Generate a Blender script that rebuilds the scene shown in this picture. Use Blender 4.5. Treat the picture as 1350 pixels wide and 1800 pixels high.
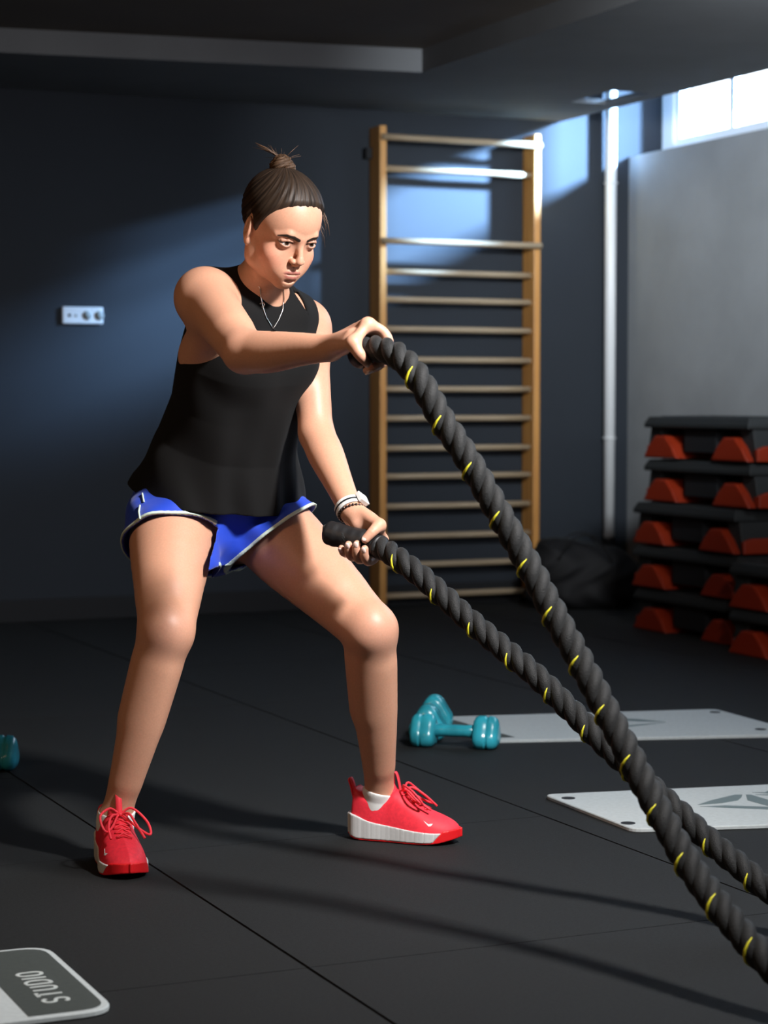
import bpy, bmesh, math, random
import numpy as np
from mathutils import Vector, Matrix

for _o in list(bpy.data.objects):
    bpy.data.objects.remove(_o)
SC = bpy.context.scene
COL = SC.collection
random.seed(7)
RNG = np.random.default_rng(7)

# ------------------------------------------------------------------ camera
YAW = math.radians(24.1)          # the lens looks 24 degrees right of the room's depth axis
CAM_H = 0.97
FPX = 3700.0
TP = 194.0 / FPX
PITCH = math.atan(TP)
SP, CP = math.sin(PITCH), math.cos(PITCH)
cam_d = bpy.data.cameras.new('camera')
cam_d.sensor_fit = 'VERTICAL'
cam_d.sensor_height = 36.0
cam_d.sensor_width = 27.0
cam_d.lens = FPX / 1800.0 * 36.0
cam_d.clip_start = 0.1
cam_d.clip_end = 200
cam_d.dof.use_dof = True
cam_d.dof.focus_distance = 4.35
cam_d.dof.aperture_fstop = 4.5
cam = bpy.data.objects.new('camera', cam_d)
COL.objects.link(cam)
cam.location = (0, 0, CAM_H)
cam.rotation_euler = (math.pi / 2 - PITCH, 0, -YAW)
SC.camera = cam

# ------------------------------------------------------------------ world, lights, exposure
SC.view_settings.view_transform = 'Standard'
SC.view_settings.look = 'None'
SC.view_settings.gamma = 1.0
SC.view_settings.use_curve_mapping = False
SC.view_settings.exposure = 0.0
wd = bpy.data.worlds.new('overcast_sky')
SC.world = wd
wd.use_nodes = True
wd.node_tree.nodes['Background'].inputs[0].default_value = (0.78, 0.88, 1.0, 1)
wd.node_tree.nodes['Background'].inputs[1].default_value = 6.0

def RC(x, y, z):
    """camera-levelled coordinates (x right, y away, z up) -> room coordinates"""
    return Vector((x * math.cos(YAW) + y * math.sin(YAW), -x * math.sin(YAW) + y * math.cos(YAW), z))

def area(name, loc, target, sx, sy, power, col, spread=180):
    l = bpy.data.lights.new(name, 'AREA')
    l.shape = 'RECTANGLE'; l.size = sx; l.size_y = sy
    l.energy = power; l.color = col
    l.spread = math.radians(spread)
    o = bpy.data.objects.new(name, l); COL.objects.link(o)
    o.location = loc
    d = Vector(target) - Vector(loc)
    o.rotation_euler = d.to_track_quat('-Z', 'Y').to_euler()
    return o

# key: ceiling downlight to the right of and before the athlete
KEY = RC(1.15, 2.95, 2.36)
area('key_downlight', KEY, RC(-0.05, 4.3, 0.75), 0.24, 0.24, 54, (1.0, 0.97, 0.96), 100)
# added warm fill, high on the left, with no known fixture
area('warm_fill', RC(-2.2, 2.2, 2.35), RC(-0.3, 4.4, 0.9), 0.5, 0.5, 11, (1.0, 0.62, 0.36), 120)
# daylight entering by the strip windows on the right
area('window_daylight', (5.74, 5.7, 2.56), (3.0, 5.7, 2.00), 3.6, 0.45, 45, (0.50, 0.72, 1.0))
# bright patch of sky low over the far window
area('low_sky_glare', (8.0, 6.7, 3.50), (4.55, 9.08, 2.05), 0.42, 0.42, 160, (0.34, 0.60, 1.0), 25)
# out-of-view fill, added to brighten the grey wall towards its top
area('wall_fill', (3.6, 4.6, 2.28), (5.39, 8.4, 1.95), 0.3, 0.3, 30, (0.88, 0.94, 1.0), 60)
# unseen fill aimed upward, added to lift the ceilings and upper walls
area('ceiling_fill', (3.3, 1.6, 1.5), (3.6, 4.6, 2.9), 1.2, 0.5, 24, (0.90, 0.91, 1.0), 110)

# ------------------------------------------------------------------ pixel helpers (photo frame 1350 x 1800)
def ray(px, py):
    u = (px - 675) / FPX; w = (900 - py) / FPX
    return (u, CP + w * SP, -SP + w * CP)
def PH(px, py, d):
    v = ray(px, py); t = d / v[1]
    return np.array((v[0] * t, d, CAM_H + v[2] * t))
def PF(px, py, z=0.0):
    v = ray(px, py); t = (z - CAM_H) / v[2]
    return np.array((v[0] * t, v[1] * t, z))
def WF(px, py, z=0.0):
    p = PF(px, py, z); return RC(*p)
def PY(px, py, Y):
    """room point of a pixel on the vertical plane y = Y"""
    v = RC(*ray(px, py)); t = Y / v.y
    return Vector((v.x * t, Y, CAM_H + v.z * t))

# ------------------------------------------------------------------ materials
def mat(name, col, rough=0.6, spec=0.5, metal=0.0, sss=0.0, noise=None, bump=None, emit=None, attr=None, sheen=0, coat=0, wave=None, trans=0):
    m = bpy.data.materials.new(name); m.use_nodes = True
    nt = m.node_tree; b = nt.nodes['Principled BSDF']
    c = (col[0], col[1], col[2], 1)
    b.inputs['Base Color'].default_value = c
    b.inputs['Roughness'].default_value = rough
    b.inputs['Specular IOR Level'].default_value = spec
    b.inputs['Metallic'].default_value = metal
    if sheen: b.inputs['Sheen Weight'].default_value = sheen
    if coat: b.inputs['Coat Weight'].default_value = coat
    if trans: b.inputs['Transmission Weight'].default_value = trans
    if sss:
        b.inputs['Subsurface Weight'].default_value = sss
        b.inputs['Subsurface Radius'].default_value = (1.0, 0.35, 0.2)
        b.inputs['Subsurface Scale'].default_value = 0.012
    tc = nt.nodes.new('ShaderNodeTexCoord')
    src = None
    if attr:
        a = nt.nodes.new('ShaderNodeAttribute'); a.attribute_name = attr
        src = a.outputs['Color']; nt.links.new(src, b.inputs['Base Color'])
    if noise:
        sc_, amt = noise[0], noise[1]
        n = nt.nodes.new('ShaderNodeTexNoise'); n.inputs['Scale'].default_value = sc_
        n.inputs['Detail'].default_value = 5
        nt.links.new(tc.outputs['Object'], n.inputs['Vector'])
        mx = nt.nodes.new('ShaderNodeMix'); mx.data_type = 'RGBA'; mx.blend_type = 'MULTIPLY'
        rp = nt.nodes.new('ShaderNodeMapRange')
        rp.inputs[1].default_value = 0.3; rp.inputs[2].default_value = 0.7
        rp.inputs[3].default_value = 1 - amt; rp.inputs[4].default_value = 1 + amt
        nt.links.new(n.outputs['Fac'], rp.inputs[0])
        cv = nt.nodes.new('ShaderNodeCombineColor')
        for i in range(3): nt.links.new(rp.outputs[0], cv.inputs[i])
        mx.inputs['Factor'].default_value = 1.0
        if src is not None: nt.links.new(src, mx.inputs['A'])
        else: mx.inputs['A'].default_value = c
        nt.links.new(cv.outputs[0], mx.inputs['B'])
        nt.links.new(mx.outputs['Result'], b.inputs['Base Color'])
    if wave:
        w = nt.nodes.new('ShaderNodeTexNoise'); w.inputs['Scale'].default_value = 1.0
        mp = nt.nodes.new('ShaderNodeMapping'); mp.inputs['Scale'].default_value = wave[0]
        nt.links.new(tc.outputs['Object'], mp.inputs['Vector']); nt.links.new(mp.outputs[0], w.inputs['Vector'])
        rp = nt.nodes.new('ShaderNodeValToRGB')
        rp.color_ramp.elements[0].position = 0.3; rp.color_ramp.elements[1].position = 0.7
        rp.color_ramp.elements[0].color = (*wave[1], 1); rp.color_ramp.elements[1].color = (*wave[2], 1)
        nt.links.new(w.outputs['Fac'], rp.inputs[0]); nt.links.new(rp.outputs[0], b.inputs['Base Color'])
    if bump:
        n = nt.nodes.new('ShaderNodeTexNoise'); n.inputs['Scale'].default_value = bump[0]; n.inputs['Detail'].default_value = 4
        nt.links.new(tc.outputs['Object'], n.inputs['Vector'])
        bp = nt.nodes.new('ShaderNodeBump'); bp.inputs['Strength'].default_value = bump[1]; bp.inputs['Distance'].default_value = bump[2]
        nt.links.new(n.outputs['Fac'], bp.inputs['Height']); nt.links.new(bp.outputs[0], b.inputs['Normal'])
    if emit:
        b.inputs['Emission Color'].default_value = (*emit[0], 1); b.inputs['Emission Strength'].default_value = emit[1]
    return m

M = {}
M['rubber'] = mat('rubber_floor', (0.0095, 0.0108, 0.0112), 0.8, 0.3, noise=(160, 0.35), bump=(420, 0.35, 0.002))
M['subfloor'] = mat('subfloor', (0.006, 0.006, 0.006), 0.9, 0.2)
M['navy'] = mat('navy_wall_paint', (0.018, 0.0235, 0.0315), 0.75, 0.35, noise=(1.2, 0.10), bump=(150, 0.12, 0.002))
M['greywall'] = mat('grey_wall_paint', (0.27, 0.285, 0.295), 0.8, 0.3, noise=(2.5, 0.12), bump=(120, 0.15, 0.002))
M['ceiling'] = mat('grey_ceiling_paint', (0.17, 0.178, 0.185), 0.85, 0.25, noise=(3, 0.06))
M['ceiling_up'] = mat('upper_ceiling_paint', (0.15, 0.128, 0.108), 0.85, 0.25, noise=(3, 0.06))
M['dark'] = mat('dark_paint', (0.012, 0.013, 0.015), 0.7, 0.3)
M['white'] = mat('white_plastic', (0.75, 0.77, 0.78), 0.4, 0.5)
M['frame'] = mat('white_window_frame', (0.8, 0.82, 0.84), 0.5, 0.4)
M['glass'] = mat('frosted_glass', (0.9, 0.95, 1.0), 0.35, 0.5, trans=1.0)
M['wood'] = mat('varnished_beech', (0.40, 0.20, 0.07), 0.45, 0.5, wave=((40, 40, 2.5), (0.62, 0.31, 0.085), (0.48, 0.21, 0.05)))
M['rungwood'] = mat('worn_beech_rung', (0.42, 0.33, 0.22), 0.5, 0.5, wave=((3, 60, 60), (0.42, 0.33, 0.22), (0.32, 0.24, 0.15)))
M['steel'] = mat('steel', (0.6, 0.6, 0.6), 0.35, 0.5, metal=1)
M['orange'] = mat('orange_plastic', (0.27, 0.022, 0.004), 0.5, 0.4)
M['charcoal'] = mat('charcoal_plastic', (0.019, 0.022, 0.023), 0.65, 0.4, bump=(300, 0.2, 0.001))
M['bag'] = mat('black_nylon', (0.008, 0.008, 0.009), 0.7, 0.3, bump=(90, 0.3, 0.004))
M['teal'] = mat('teal_vinyl', (0.03, 0.36, 0.46), 0.25, 0.6, noise=(12, 0.35), coat=0.3)
M['matw'] = mat('pale_grey_foam_mat', (0.47, 0.52, 0.53), 0.7, 0.3, noise=(90, 0.06), bump=(300, 0.15, 0.001))
M['matdark'] = mat('dark_mat_print', (0.055, 0.065, 0.062), 0.7, 0.3, noise=(90, 0.08))
M['matgrey'] = mat('grey_mat_print', (0.14, 0.19, 0.20), 0.7, 0.3)
M['matletter'] = mat('pale_mat_lettering', (0.5, 0.55, 0.54), 0.7, 0.3)
M['rope'] = mat('black_polyester_rope', (0.009, 0.0098, 0.0102), 0.65, 0.35, noise=(300, 0.4), bump=(500, 0.6, 0.002), sheen=0.05)
M['sleeve'] = mat('black_shrink_sleeve', (0.010, 0.010, 0.011), 0.5, 0.4, bump=(80, 0.3, 0.002))
M['yellow'] = mat('yellow_thread', (0.70, 0.65, 0.03), 0.5, 0.4)

# ------------------------------------------------------------------ mesh builder
def clear_glass():
    m = bpy.data.materials.new('clear_window_glass'); m.use_nodes = True; nt = m.node_tree
    nt.nodes.remove(nt.nodes['Principled BSDF']); out = nt.nodes['Material Output']
    t = nt.nodes.new('ShaderNodeBsdfTransparent'); g = nt.nodes.new('ShaderNodeBsdfGlossy'); g.inputs['Roughness'].default_value = .05
    x = nt.nodes.new('ShaderNodeMixShader'); x.inputs[0].default_value = .06
    nt.links.new(t.outputs[0], x.inputs[1]); nt.links.new(g.outputs[0], x.inputs[2]); nt.links.new(x.outputs[0], out.inputs[0])
    return m
M['glass'] = clear_glass()
class MB:
    def __init__(s): s.v = []; s.f = []
    def add(s, vs, fs):
        o = len(s.v); s.v += [tuple(map(float, v)) for v in vs]; s.f += [tuple(i + o for i in f) for f in fs]; return s
    def box(s, a, b):
        x0, y0, z0 = a; x1, y1, z1 = b
        return s.add([(x0,y0,z0),(x1,y0,z0),(x1,y1,z0),(x0,y1,z0),(x0,y0,z1),(x1,y0,z1),(x1,y1,z1),(x0,y1,z1)],
                     [(0,3,2,1),(4,5,6,7),(0,1,5,4),(1,2,6,5),(2,3,7,6),(3,0,4,7)])
    def prism(s, poly, z0, z1, inset=0.0):
        n = len(poly)
        vs = [(p[0], p[1], z0) for p in poly] + [(p[0], p[1], z1) for p in poly]
        fs = [tuple(range(n))[::-1], tuple(range(n, 2 * n))] + [(i, (i + 1) % n, n + (i + 1) % n, n + i) for i in range(n)]
        return s.add(vs, fs)
    def prism_along(s, poly, org, ax, ay, az, t0, t1):
        """poly in (ax, ay) plane, extruded along az"""
        n = len(poly); vs = []
        for t in (t0, t1):
            for p in poly: vs.append(tuple(Vector(org) + Vector(ax) * p[0] + Vector(ay) * p[1] + Vector(az) * t))
        return s.add(vs, [tuple(range(n))[::-1], tuple(range(n, 2 * n))] + [(i, (i + 1) % n, n + (i + 1) % n, n + i) for i in range(n)])
    def tube(s, pts, r, n=10, closed=False, caps=True, flat=1.0, upv=None):
        pts = [np.array(p, float) for p in pts]; N = len(pts)
        rs = r if hasattr(r, '__len__') else [r] * N
        vs = []; up = np.array((0, 0, 1.0)) if upv is None else np.array(upv, float)
        a = None
        for i in range(N):
            t = pts[(i + 1) % N if closed else min(i + 1, N - 1)] - pts[(i - 1) % N if closed else max(i - 1, 0)]
            t /= np.linalg.norm(t) + 1e-12
            if upv is not None: a = np.cross(t, up)
            elif a is None:
                a = np.cross(t, up)
                if np.linalg.norm(a) < 1e-3: a = np.cross(t, (1, 0, 0))
            else: a = a - t * a.dot(t)
            a = a / (np.linalg.norm(a) + 1e-12); b = np.cross(a, t)
            for k in range(n):
                q = 2 * math.pi * k / n
                vs.append(pts[i] + rs[i] * (math.cos(q) * a + math.sin(q) * b * flat))
        fs = []
        for i in range(N if closed else N - 1):
            j = (i + 1) % N
            for k in range(n):
                l = (k + 1) % n
                fs.append((i * n + k, i * n + l, j * n + l, j * n + k))
        if caps and not closed: fs += [tuple(range(n))[::-1], tuple(range((N - 1) * n, N * n))]
        return s.add(vs, fs)
    def ellipsoid(s, c, r, fr=None, n=12, m=8):
        c = np.array(c, float); fr = np.eye(3) if fr is None else np.array(fr, float)
        vs = [c + fr.T @ np.array((0, 0, r[2]))]
        for i in range(1, m):
            a = math.pi * i / m
            for k in range(n):
                q = 2 * math.pi * k / n
                vs.append(c + fr.T @ np.array((r[0] * math.sin(a) * math.cos(q), r[1] * math.sin(a) * math.sin(q), r[2] * math.cos(a))))
        vs.append(c - fr.T @ np.array((0, 0, r[2])))
        fs = [(0, 1 + k, 1 + (k + 1) % n) for k in range(n)]
        for i in range(m - 2):
            for k in range(n):
                l = (k + 1) % n
                fs.append((1 + i * n + k, 1 + (i + 1) * n + k, 1 + (i + 1) * n + l, 1 + i * n + l))
        L = len(vs) - 1; o = 1 + (m - 2) * n
        fs += [(o + k, L, o + (k + 1) % n) for k in range(n)]
        return s.add(vs, fs)
    def build(s, name, m, parent=None, smooth=False, bevel=0.0, fix=True, seg=2):
        me = bpy.data.meshes.new(name); me.from_pydata(s.v, [], s.f)
        if fix or bevel:
            bm = bmesh.new(); bm.from_mesh(me)
            bmesh.ops.recalc_face_normals(bm, faces=bm.faces)
            if bevel:
                es = [e for e in bm.edges if len(e.link_faces) == 2 and e.calc_face_angle(0) > 0.6]
                bmesh.ops.bevel(bm, geom=es, offset=bevel, segments=seg, affect='EDGES', profile=0.5)
            bm.to_mesh(me); bm.free()
        me.materials.append(m)
        if smooth: me.polygons.foreach_set('use_smooth', [True] * len(me.polygons))
        o = bpy.data.objects.new(name, me); COL.objects.link(o)
        if parent is not None: o.parent = parent
        return o

def smooth_by_angle(o, ang=0.6):
    me = o.data
    me.polygons.foreach_set('use_smooth', [True] * len(me.polygons))
    bm = bmesh.new(); bm.from_mesh(me)
    for e in bm.edges:
        if len(e.link_faces) == 2 and e.calc_face_angle(0) > ang: e.smooth = False
    bm.to_mesh(me); bm.free()

def tag(o, label=None, cat=None, group=None, kind=None):
    if label: o['label'] = label
    if cat: o['category'] = cat
    if group: o['group'] = group
    if kind: o['kind'] = kind
    return o
def thing(name, label, cat, loc=(0, 0, 0), rz=0, group=None):
    o = bpy.data.objects.new(name, None); COL.objects.link(o)
    o.location = loc; o.rotation_euler = (0, 0, rz); o.empty_display_size = 0.1
    return tag(o, label, cat, group)
def catmull(P, n):
    P = [np.array(p, float) for p in P]
    P = [2 * P[0] - P[1]] + P + [2 * P[-1] - P[-2]]
    out = []
    for i in range(1, len(P) - 2):
        for k in range(n):
            t = k / n
            out.append(0.5 * ((2 * P[i]) + (-P[i-1] + P[i+1]) * t + (2*P[i-1] - 5*P[i] + 4*P[i+1] - P[i+2]) * t*t + (-P[i-1] + 3*P[i] - 3*P[i+1] + P[i+2]) * t**3))
    out.append(P[-2]); return out
def resample(pts, step):
    pts = np.array(pts); d = np.r_[0, np.cumsum(np.linalg.norm(np.diff(pts, axis=0), axis=1))]
    n = max(2, int(d[-1] / step)); s = np.linspace(0, d[-1], n + 1)
    return np.stack([np.interp(s, d, pts[:, k]) for k in range(3)], 1), s
# ================================================================== SETTING
YB = 9.08        # back wall
XR = 5.39        # face of the grey lower wall on the right
XW = 5.58        # window plane
ZC = 2.33        # lowered ceiling
ZU = 2.425       # upper ceiling
ZT = 2.95        # top of the light shaft along the windows
X0, Y0 = -3.5, -3.0
XS = 5.0         # right edge of the lowered ceiling

def struct(o): o['kind'] = 'structure'; return o
# floor: sub-floor and rubber tiles
floor = struct(MB().box((X0, Y0, -0.08), (XW + 0.3, YB + 0.1, -0.012)).build('floor', M['subfloor']))
XT, YT = 1.338, 3.31
tile_mesh = None
fwd = RC(0, 1, 0); rgt = RC(1, 0, 0)
ix0 = math.floor((X0 - XT)) ; iy0 = math.floor((Y0 - YT))
def tile(x0, y0, x1, y1):
    return MB().box((x0 + .0030, y0 + .0007, -0.012), (x1 - .0030, y1 - .0007, 0.0))
tsq = None
for i in range(-5, 5):
    for j in range(-7, 6):
        x, y = XT + i, YT + j
        x1, y1 = min(x + 1, XW + 0.3), min(y + 1, YB)
        x0c = max(x, X0); y0c = max(y, Y0)
        if x1 - x0c < 0.02 or y1 - y0c < 0.02: continue
        full = abs(x1 - x0c - 1) < 1e-6 and abs(y1 - y0c - 1) < 1e-6
        if full:
            if tsq is None:
                tsq = tile(0, 0, 1, 1).build('rubber_tile', M['rubber'], floor)
                t = tsq
            else:
                t = tsq.copy(); COL.objects.link(t)
            t.location = (x, y, random.uniform(-0.0003, 0.0))
            t.rotation_euler = (random.uniform(-.0004, .0004), random.uniform(-.0004, .0004), 0)
        else:
            t = tile(0, 0, x1 - x0c, y1 - y0c).build('rubber_tile', M['rubber'], floor)
            t.location = (x0c, y0c, 0)

struct(MB().box((X0 - .1, YB, -0.08), (XW + .12, YB + .15, ZT + .1)).build('wall_back', M['navy']))
struct(MB().box((X0, YB - .018, 0.0), (XR, YB, 0.10)).build('baseboard_back', M['dark'], bevel=0.004))
struct(MB().box((X0 - .15, Y0, -0.08), (X0, YB, ZT + .1)).build('wall_left', M['navy']))
struct(MB().box((X0, Y0 - .15, -0.08), (XW + .4, Y0, ZT + .1)).build('wall_front', M['navy']))
# right: thick grey lower wall with the windows above its ledge
struct(MB().box((XR, Y0, -0.08), (XW + .3, YB, 2.18)).build('wall_right', M['greywall']))
# wall above / between windows
WZ0, WZ1 = 2.235, 2.80
wins = [(8.015, 8.98), (6.75, 7.94), (5.45, 6.68), (4.15, 5.38)]
u = MB(); u.box((XW, Y0, 2.18), (XW + .12, YB, WZ0)); u.box((XW, Y0, WZ1), (XW + .12, YB, ZT + .1))
ys = [YB] + [v for w in wins for v in (w[1], w[0])] + [Y0]
for a, b in zip(ys[0::2], ys[1::2]): u.box((XW, b, WZ0), (XW + .12, a, WZ1))
struct(u.build('trim_1', M['frame']))
for n, (a, b) in enumerate(wins, 1):
    w = MB(); t = 0.03
    w.box((XW + .02, a, WZ0), (XW + .07, b, WZ0 + t)); w.box((XW + .02, a, WZ1 - t), (XW + .07, b, WZ1))
    w.box((XW + .02, a, WZ0 + t), (XW + .07, a + t, WZ1 - t)); w.box((XW + .02, b - t, WZ0 + t), (XW + .07, b, WZ1 - t))
    wf = struct(w.build('window_%d' % n, M['frame']))
    ms = MB().box((XW + .025, (a + b) / 2 - .02, WZ0 + t), (XW + .065, (a + b) / 2 + .02, WZ1 - t)).build('mullion', M['frame'], wf)
    for lo, hi in ((a + t, (a + b) / 2 - .02), ((a + b) / 2 + .02, b - t)):
        MB().box((XW + .042, lo, WZ0 + t), (XW + .046, hi, WZ1 - t)).build('pane', M['glass'], wf)

# ceilings: raised field framed by a lowered border
A = WF(0, 92, ZC); A.z = ZC
def on_plane(px, py, z):
    v = RC(*ray(px, py)); t = (z - CAM_H) / v.z
    return (v.x * t, v.y * t)
P0 = on_plane(0, 92, ZC); P1 = on_plane(742, 127, ZC)
sl = (P1[1] - P0[1]) / (P1[0] - P0[0])
yl = P0[1] + sl * (X0 - P0[0])
P2 = on_plane(1120, 1, ZC)
slx = (P2[0] - P1[0]) / (P2[1] - P1[1])
xn = P1[0] + slx * (Y0 - P1[1])
hx0, hx1, hy0, hy1 = 4.71, 4.90, 8.08, 8.46
c = MB()
# border strips (prisms between the raised field's edge and the walls), leaving the pipe opening free
c.prism([(X0, yl), P1, (hx0 - .25, P1[1]), (hx0 - .25, YB), (X0, YB)], ZC, ZU + .10)
c.box((hx0 - .25, P1[1], ZC), (hx0, YB, ZC + .022))
c.prism([P1, (xn, Y0), (XS, Y0), (XS, P1[1])], ZC, ZU + .10)
c.box((hx0, P1[1], ZC), (hx1, hy0, ZC + .022)); c.box((hx0, hy1, ZC), (hx1, YB, ZC + .022))
c.box((hx1, P1[1], ZC), (XS, YB, ZC + .022))
struct(c.build('ceiling', M['ceiling']))
struct(MB().box((X0, Y0, ZU), (P1[0] + .05, P1[1] + .25, ZU + .1)).build('trim_2', M['ceiling_up']))
struct(MB().box((X0, Y0, ZT), (XW + .3, YB, ZT + .1)).build('trim_3', M['ceiling']))

# ------------------------------------------------------------------ drain pipe in the corner
pp = PY(1070, 948, YB - .05)
t = thing('drain_pipe', 'white vertical pipe running up the navy wall in the right corner', 'pipe', (pp.x, YB - .05, pp.z))
MB().tube([(0, 0, 0.0), (0, 0, 2.9 - pp.z)], .0275, 20, caps=True).build('pipe', M['white'], t, True)
MB().tube([(0, 0, -.035), (0, 0, 0.01)], .033, 20).build('pipe_collar', M['dark'], t, True)
for z in (0.5, 1.75):
    MB().tube([(.031*math.cos(a), .031*math.sin(a), z) for a in np.linspace(0, 2*math.pi, 24, endpoint=False)], .004, 6, closed=True).build('pipe_clamp', M['white'], t, True)

# ------------------------------------------------------------------ socket outlet on the back wall
sa = PY(108, 539, YB); sb = PY(180, 570, YB)
W_, H_ = sb.x - sa.x, sa.z - sb.z
t = thing('wall_socket', 'white three-gang socket plate on the navy back wall at left', 'socket', ((sa.x + sb.x) / 2, YB, (sa.z + sb.z) / 2))
MB().box((-W_/2, -.014, -H_/2), (W_/2, 0, H_/2)).build('plate', M['white'], t, bevel=.005)
g = M['socketgrey'] = mat('socket_recess_grey', (0.30, 0.32, 0.31), 0.6, 0.3)
for x in (0.02, 0.075):
    f = MB().tube([(x, -.0165, 0), (x, -.0135, 0)], .021, 24).build('socket_insert', g, t, True)
    for dx in (-.0095, .0095): MB().tube([(x + dx, -.018, 0), (x + dx, -.0162, 0)], .0028, 8).build('pin_hole', M['dark'], f)
MB().tube([(-.06, -.0165, 0), (-.06, -.0135, 0)], .007, 16).build('antenna_port', M['dark'], t, True)
MB().tube([(-.03, -.0165, 0), (-.03, -.0135, 0)], .006, 12).build('antenna_port', g, t, True)

# ------------------------------------------------------------------ wall bars
yb = YB - .085
pl, prr = PY(667, 700, yb), PY(936, 700, yb)
t = thing('wall_bars', 'wooden wall bars with fifteen rungs on the navy back wall', 'wall bars', ((pl.x + prr.x) / 2, yb, 0))
cx = (pl.x + prr.x) / 2; hw = (prr.x - pl.x) / 2
ztop = PY(667, 222, yb).z
for s in (-1, 1):
    up = MB().box((s * hw - .017, -.045, 0.02), (s * hw + .017, .075, ztop)).build('upright', M['wood'], t, bevel=.004)
rung_y = [250, 302, 429, 481, 529, 580, 633, 684, 735, 787, 836, 888, 940, 990, 1043]
for k, py in enumerate(rung_y):
    z = PY(800, py, yb).z
    front = k in (0, 2)
    yy = -.055 if front else .0
    e = hw + (.012 if front else -.015)
    r = MB()
    r.tube([(-e, yy, z), (-e * .5, yy, z), (0, yy, z), (e * .5, yy, z), (e, yy, z)], .0185, 14, flat=.8)
    r.build('rung', M['rungwood'], t, True)
for s in (-1, 1):
    for z in (0.35, 1.3, 2.1): MB().box((s * hw + s*.017 - .002, .04, z), (s * hw + s * .05, .084, z + .05)).build('wall_bracket', M['dark'], t)

# ------------------------------------------------------------------ stack of aerobic steps
def make_step(label):
    t = thing('aerobic_step', label, 'aerobic step', group='stack of aerobic steps by the right wall')
    L, Wd, H = .80, .38, .175
    # deck: long axis along y; sloping skirts
    def ring(l, w, z): return [(-w/2, -l/2, z), (w/2, -l/2, z), (w/2, l/2, z), (-w/2, l/2, z)]
    vs = ring(L, Wd, .145) + ring(L - .03, Wd - .03, H) + ring(L, Wd, .128)
    fs = [(4,5,6,7), (8,11,10,9)]
    for a, b in ((0, 4), (8, 0)):
        for i in range(4): j = (i + 1) % 4; fs.append((a + i, a + j, b + j, b + i))
    MB().add(vs, fs).build('deck', M['charcoal'], t, bevel=.006)
    # raised grip ribs on deck
    for k in range(5):
        MB().box((-.13 + k * .06, -L/2 + .05, H - .002), (-.11 + k * .06, L/2 - .05, H + .003)).build('grip_rib', M['charcoal'], t)
    # dark end aprons that flare outwards to the foot
    for s in (-1, 1):
        y0, y1 = s * (L/2 - .01), s * (L/2 + .02)
        b = MB()
        poly = [(y0, .13), (s * (L/2 - .10), .13), (s * (L/2 - .07), .0), (y1, .0)]
        b.prism_along([(p[0], p[1]) for p in poly], (0, 0, 0), (0, 1, 0), (0, 0, 1), (1, 0, 0), -Wd/2 + .03, Wd/2 - .03)
        b.build('leg_block', M['charcoal'], t, bevel=.004)
        # orange riser foot: a rounded trapezium showing on the long side and on the end
        yc = s * (L/2 - .135)
        poly = [(-.135, .0), (.135, .0), (.09, .055), (.04, .095), (-.04, .095), (-.09, .055)]
        r = MB().prism_along([(yc + p[0], p[1]) for p in poly], (0, 0, 0), (0, 1, 0), (0, 0, 1), (1, 0, 0), -Wd/2 - .004, Wd/2 + .004)
        r.build('riser', M['orange'], t, bevel=.008)
        r2 = MB().prism_along([(-.16, 0), (.16, 0), (.16, .05), (.12, .062), (-.12, .062), (-.16, .05)], (0, 0, 0), (1, 0, 0), (0, 0, 1), (0, 1, 0), s * (L/2 + .025) if s < 0 else L/2 - .02, s * (L/2 - .02) if s < 0 else L/2 + .025)
        r2.build('riser_foot', M['orange'], t, bevel=.005)
    MB().box((-Wd/2 + .03, -.12, .03), (Wd/2 - .03, .12, .128)).build('under_frame', M['dark'], t)
    return t
bs = WF(1205, 1122)
lab = ['bottom aerobic step of the stack, resting on the floor by the grey wall',
       'second aerobic step from the floor in the stack by the grey wall',
       'middle aerobic step of the stack by the grey wall',
       'aerobic step just under the topmost one of the stack',
       'topmost aerobic step, its deck the stack\'s black upper surface']
offs = [(0, 0), (.0, .01), (.0, .015), (.03, -.03), (.03, -.025)]
scx = 4.66 + .19; scy = bs.y + .05
step0 = None
for k in range(5):
    s = make_step(lab[k])
    s.location = (scx + offs[k][0], scy + offs[k][1], k * .183)
    s.rotation_euler = (0, 0, random.uniform(-.02, .02))
# neighbouring stack at the frame edge
lab2 = ['lower aerobic step of the short pile at the right frame edge', 'upper aerobic step of the short pile at the right frame edge']
for k in range(2):
    s = make_step(lab2[k]); s['group'] = 'short pile of aerobic steps at the right edge'
    s.location = (4.72, scy - .93, k * .178)

# ------------------------------------------------------------------ black bag (built with the signed-distance tools further down)
# ------------------------------------------------------------------ mats
def rounded(poly, r, n=5, only=None):
    out = []; N = len(poly)
    for i in range(N):
        p = Vector(poly[i][:2]); a = (Vector(poly[i - 1][:2]) - p).normalized(); b = (Vector(poly[(i + 1) % N][:2]) - p).normalized()
        rr = r if only is None or i in only else 0.001
        A_, B_ = p + a * rr, p + b * rr
        for k in range(n + 1):
            t = k / n
            out.append(tuple((A_ * (1 - t) + p * t) * (1 - t) + (p * (1 - t) + B_ * t) * t))
    return out
MT = .010
def make_mat(label, quad, eyelets, corner=.03):
    ctr = sum((Vector(q[:2]) for q in quad), Vector((0, 0))) / 4
    t = thing('exercise_mat', label, 'exercise mat', (ctr.x, ctr.y, 0), group=None)
    loc = [(q[0] - ctr.x, q[1] - ctr.y) for q in quad]
    MB().prism(rounded(loc, corner), 0.0, MT).build('foam_pad', M['matw'], t, bevel=.002, seg=1)
    for e in eyelets:
        x, y = e[0] - ctr.x, e[1] - ctr.y
        MB().tube([(x, y, MT - .001), (x, y, MT + .0008)], .017, 16).build('eyelet', M['dark'], t)
    return t, ctr
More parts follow.
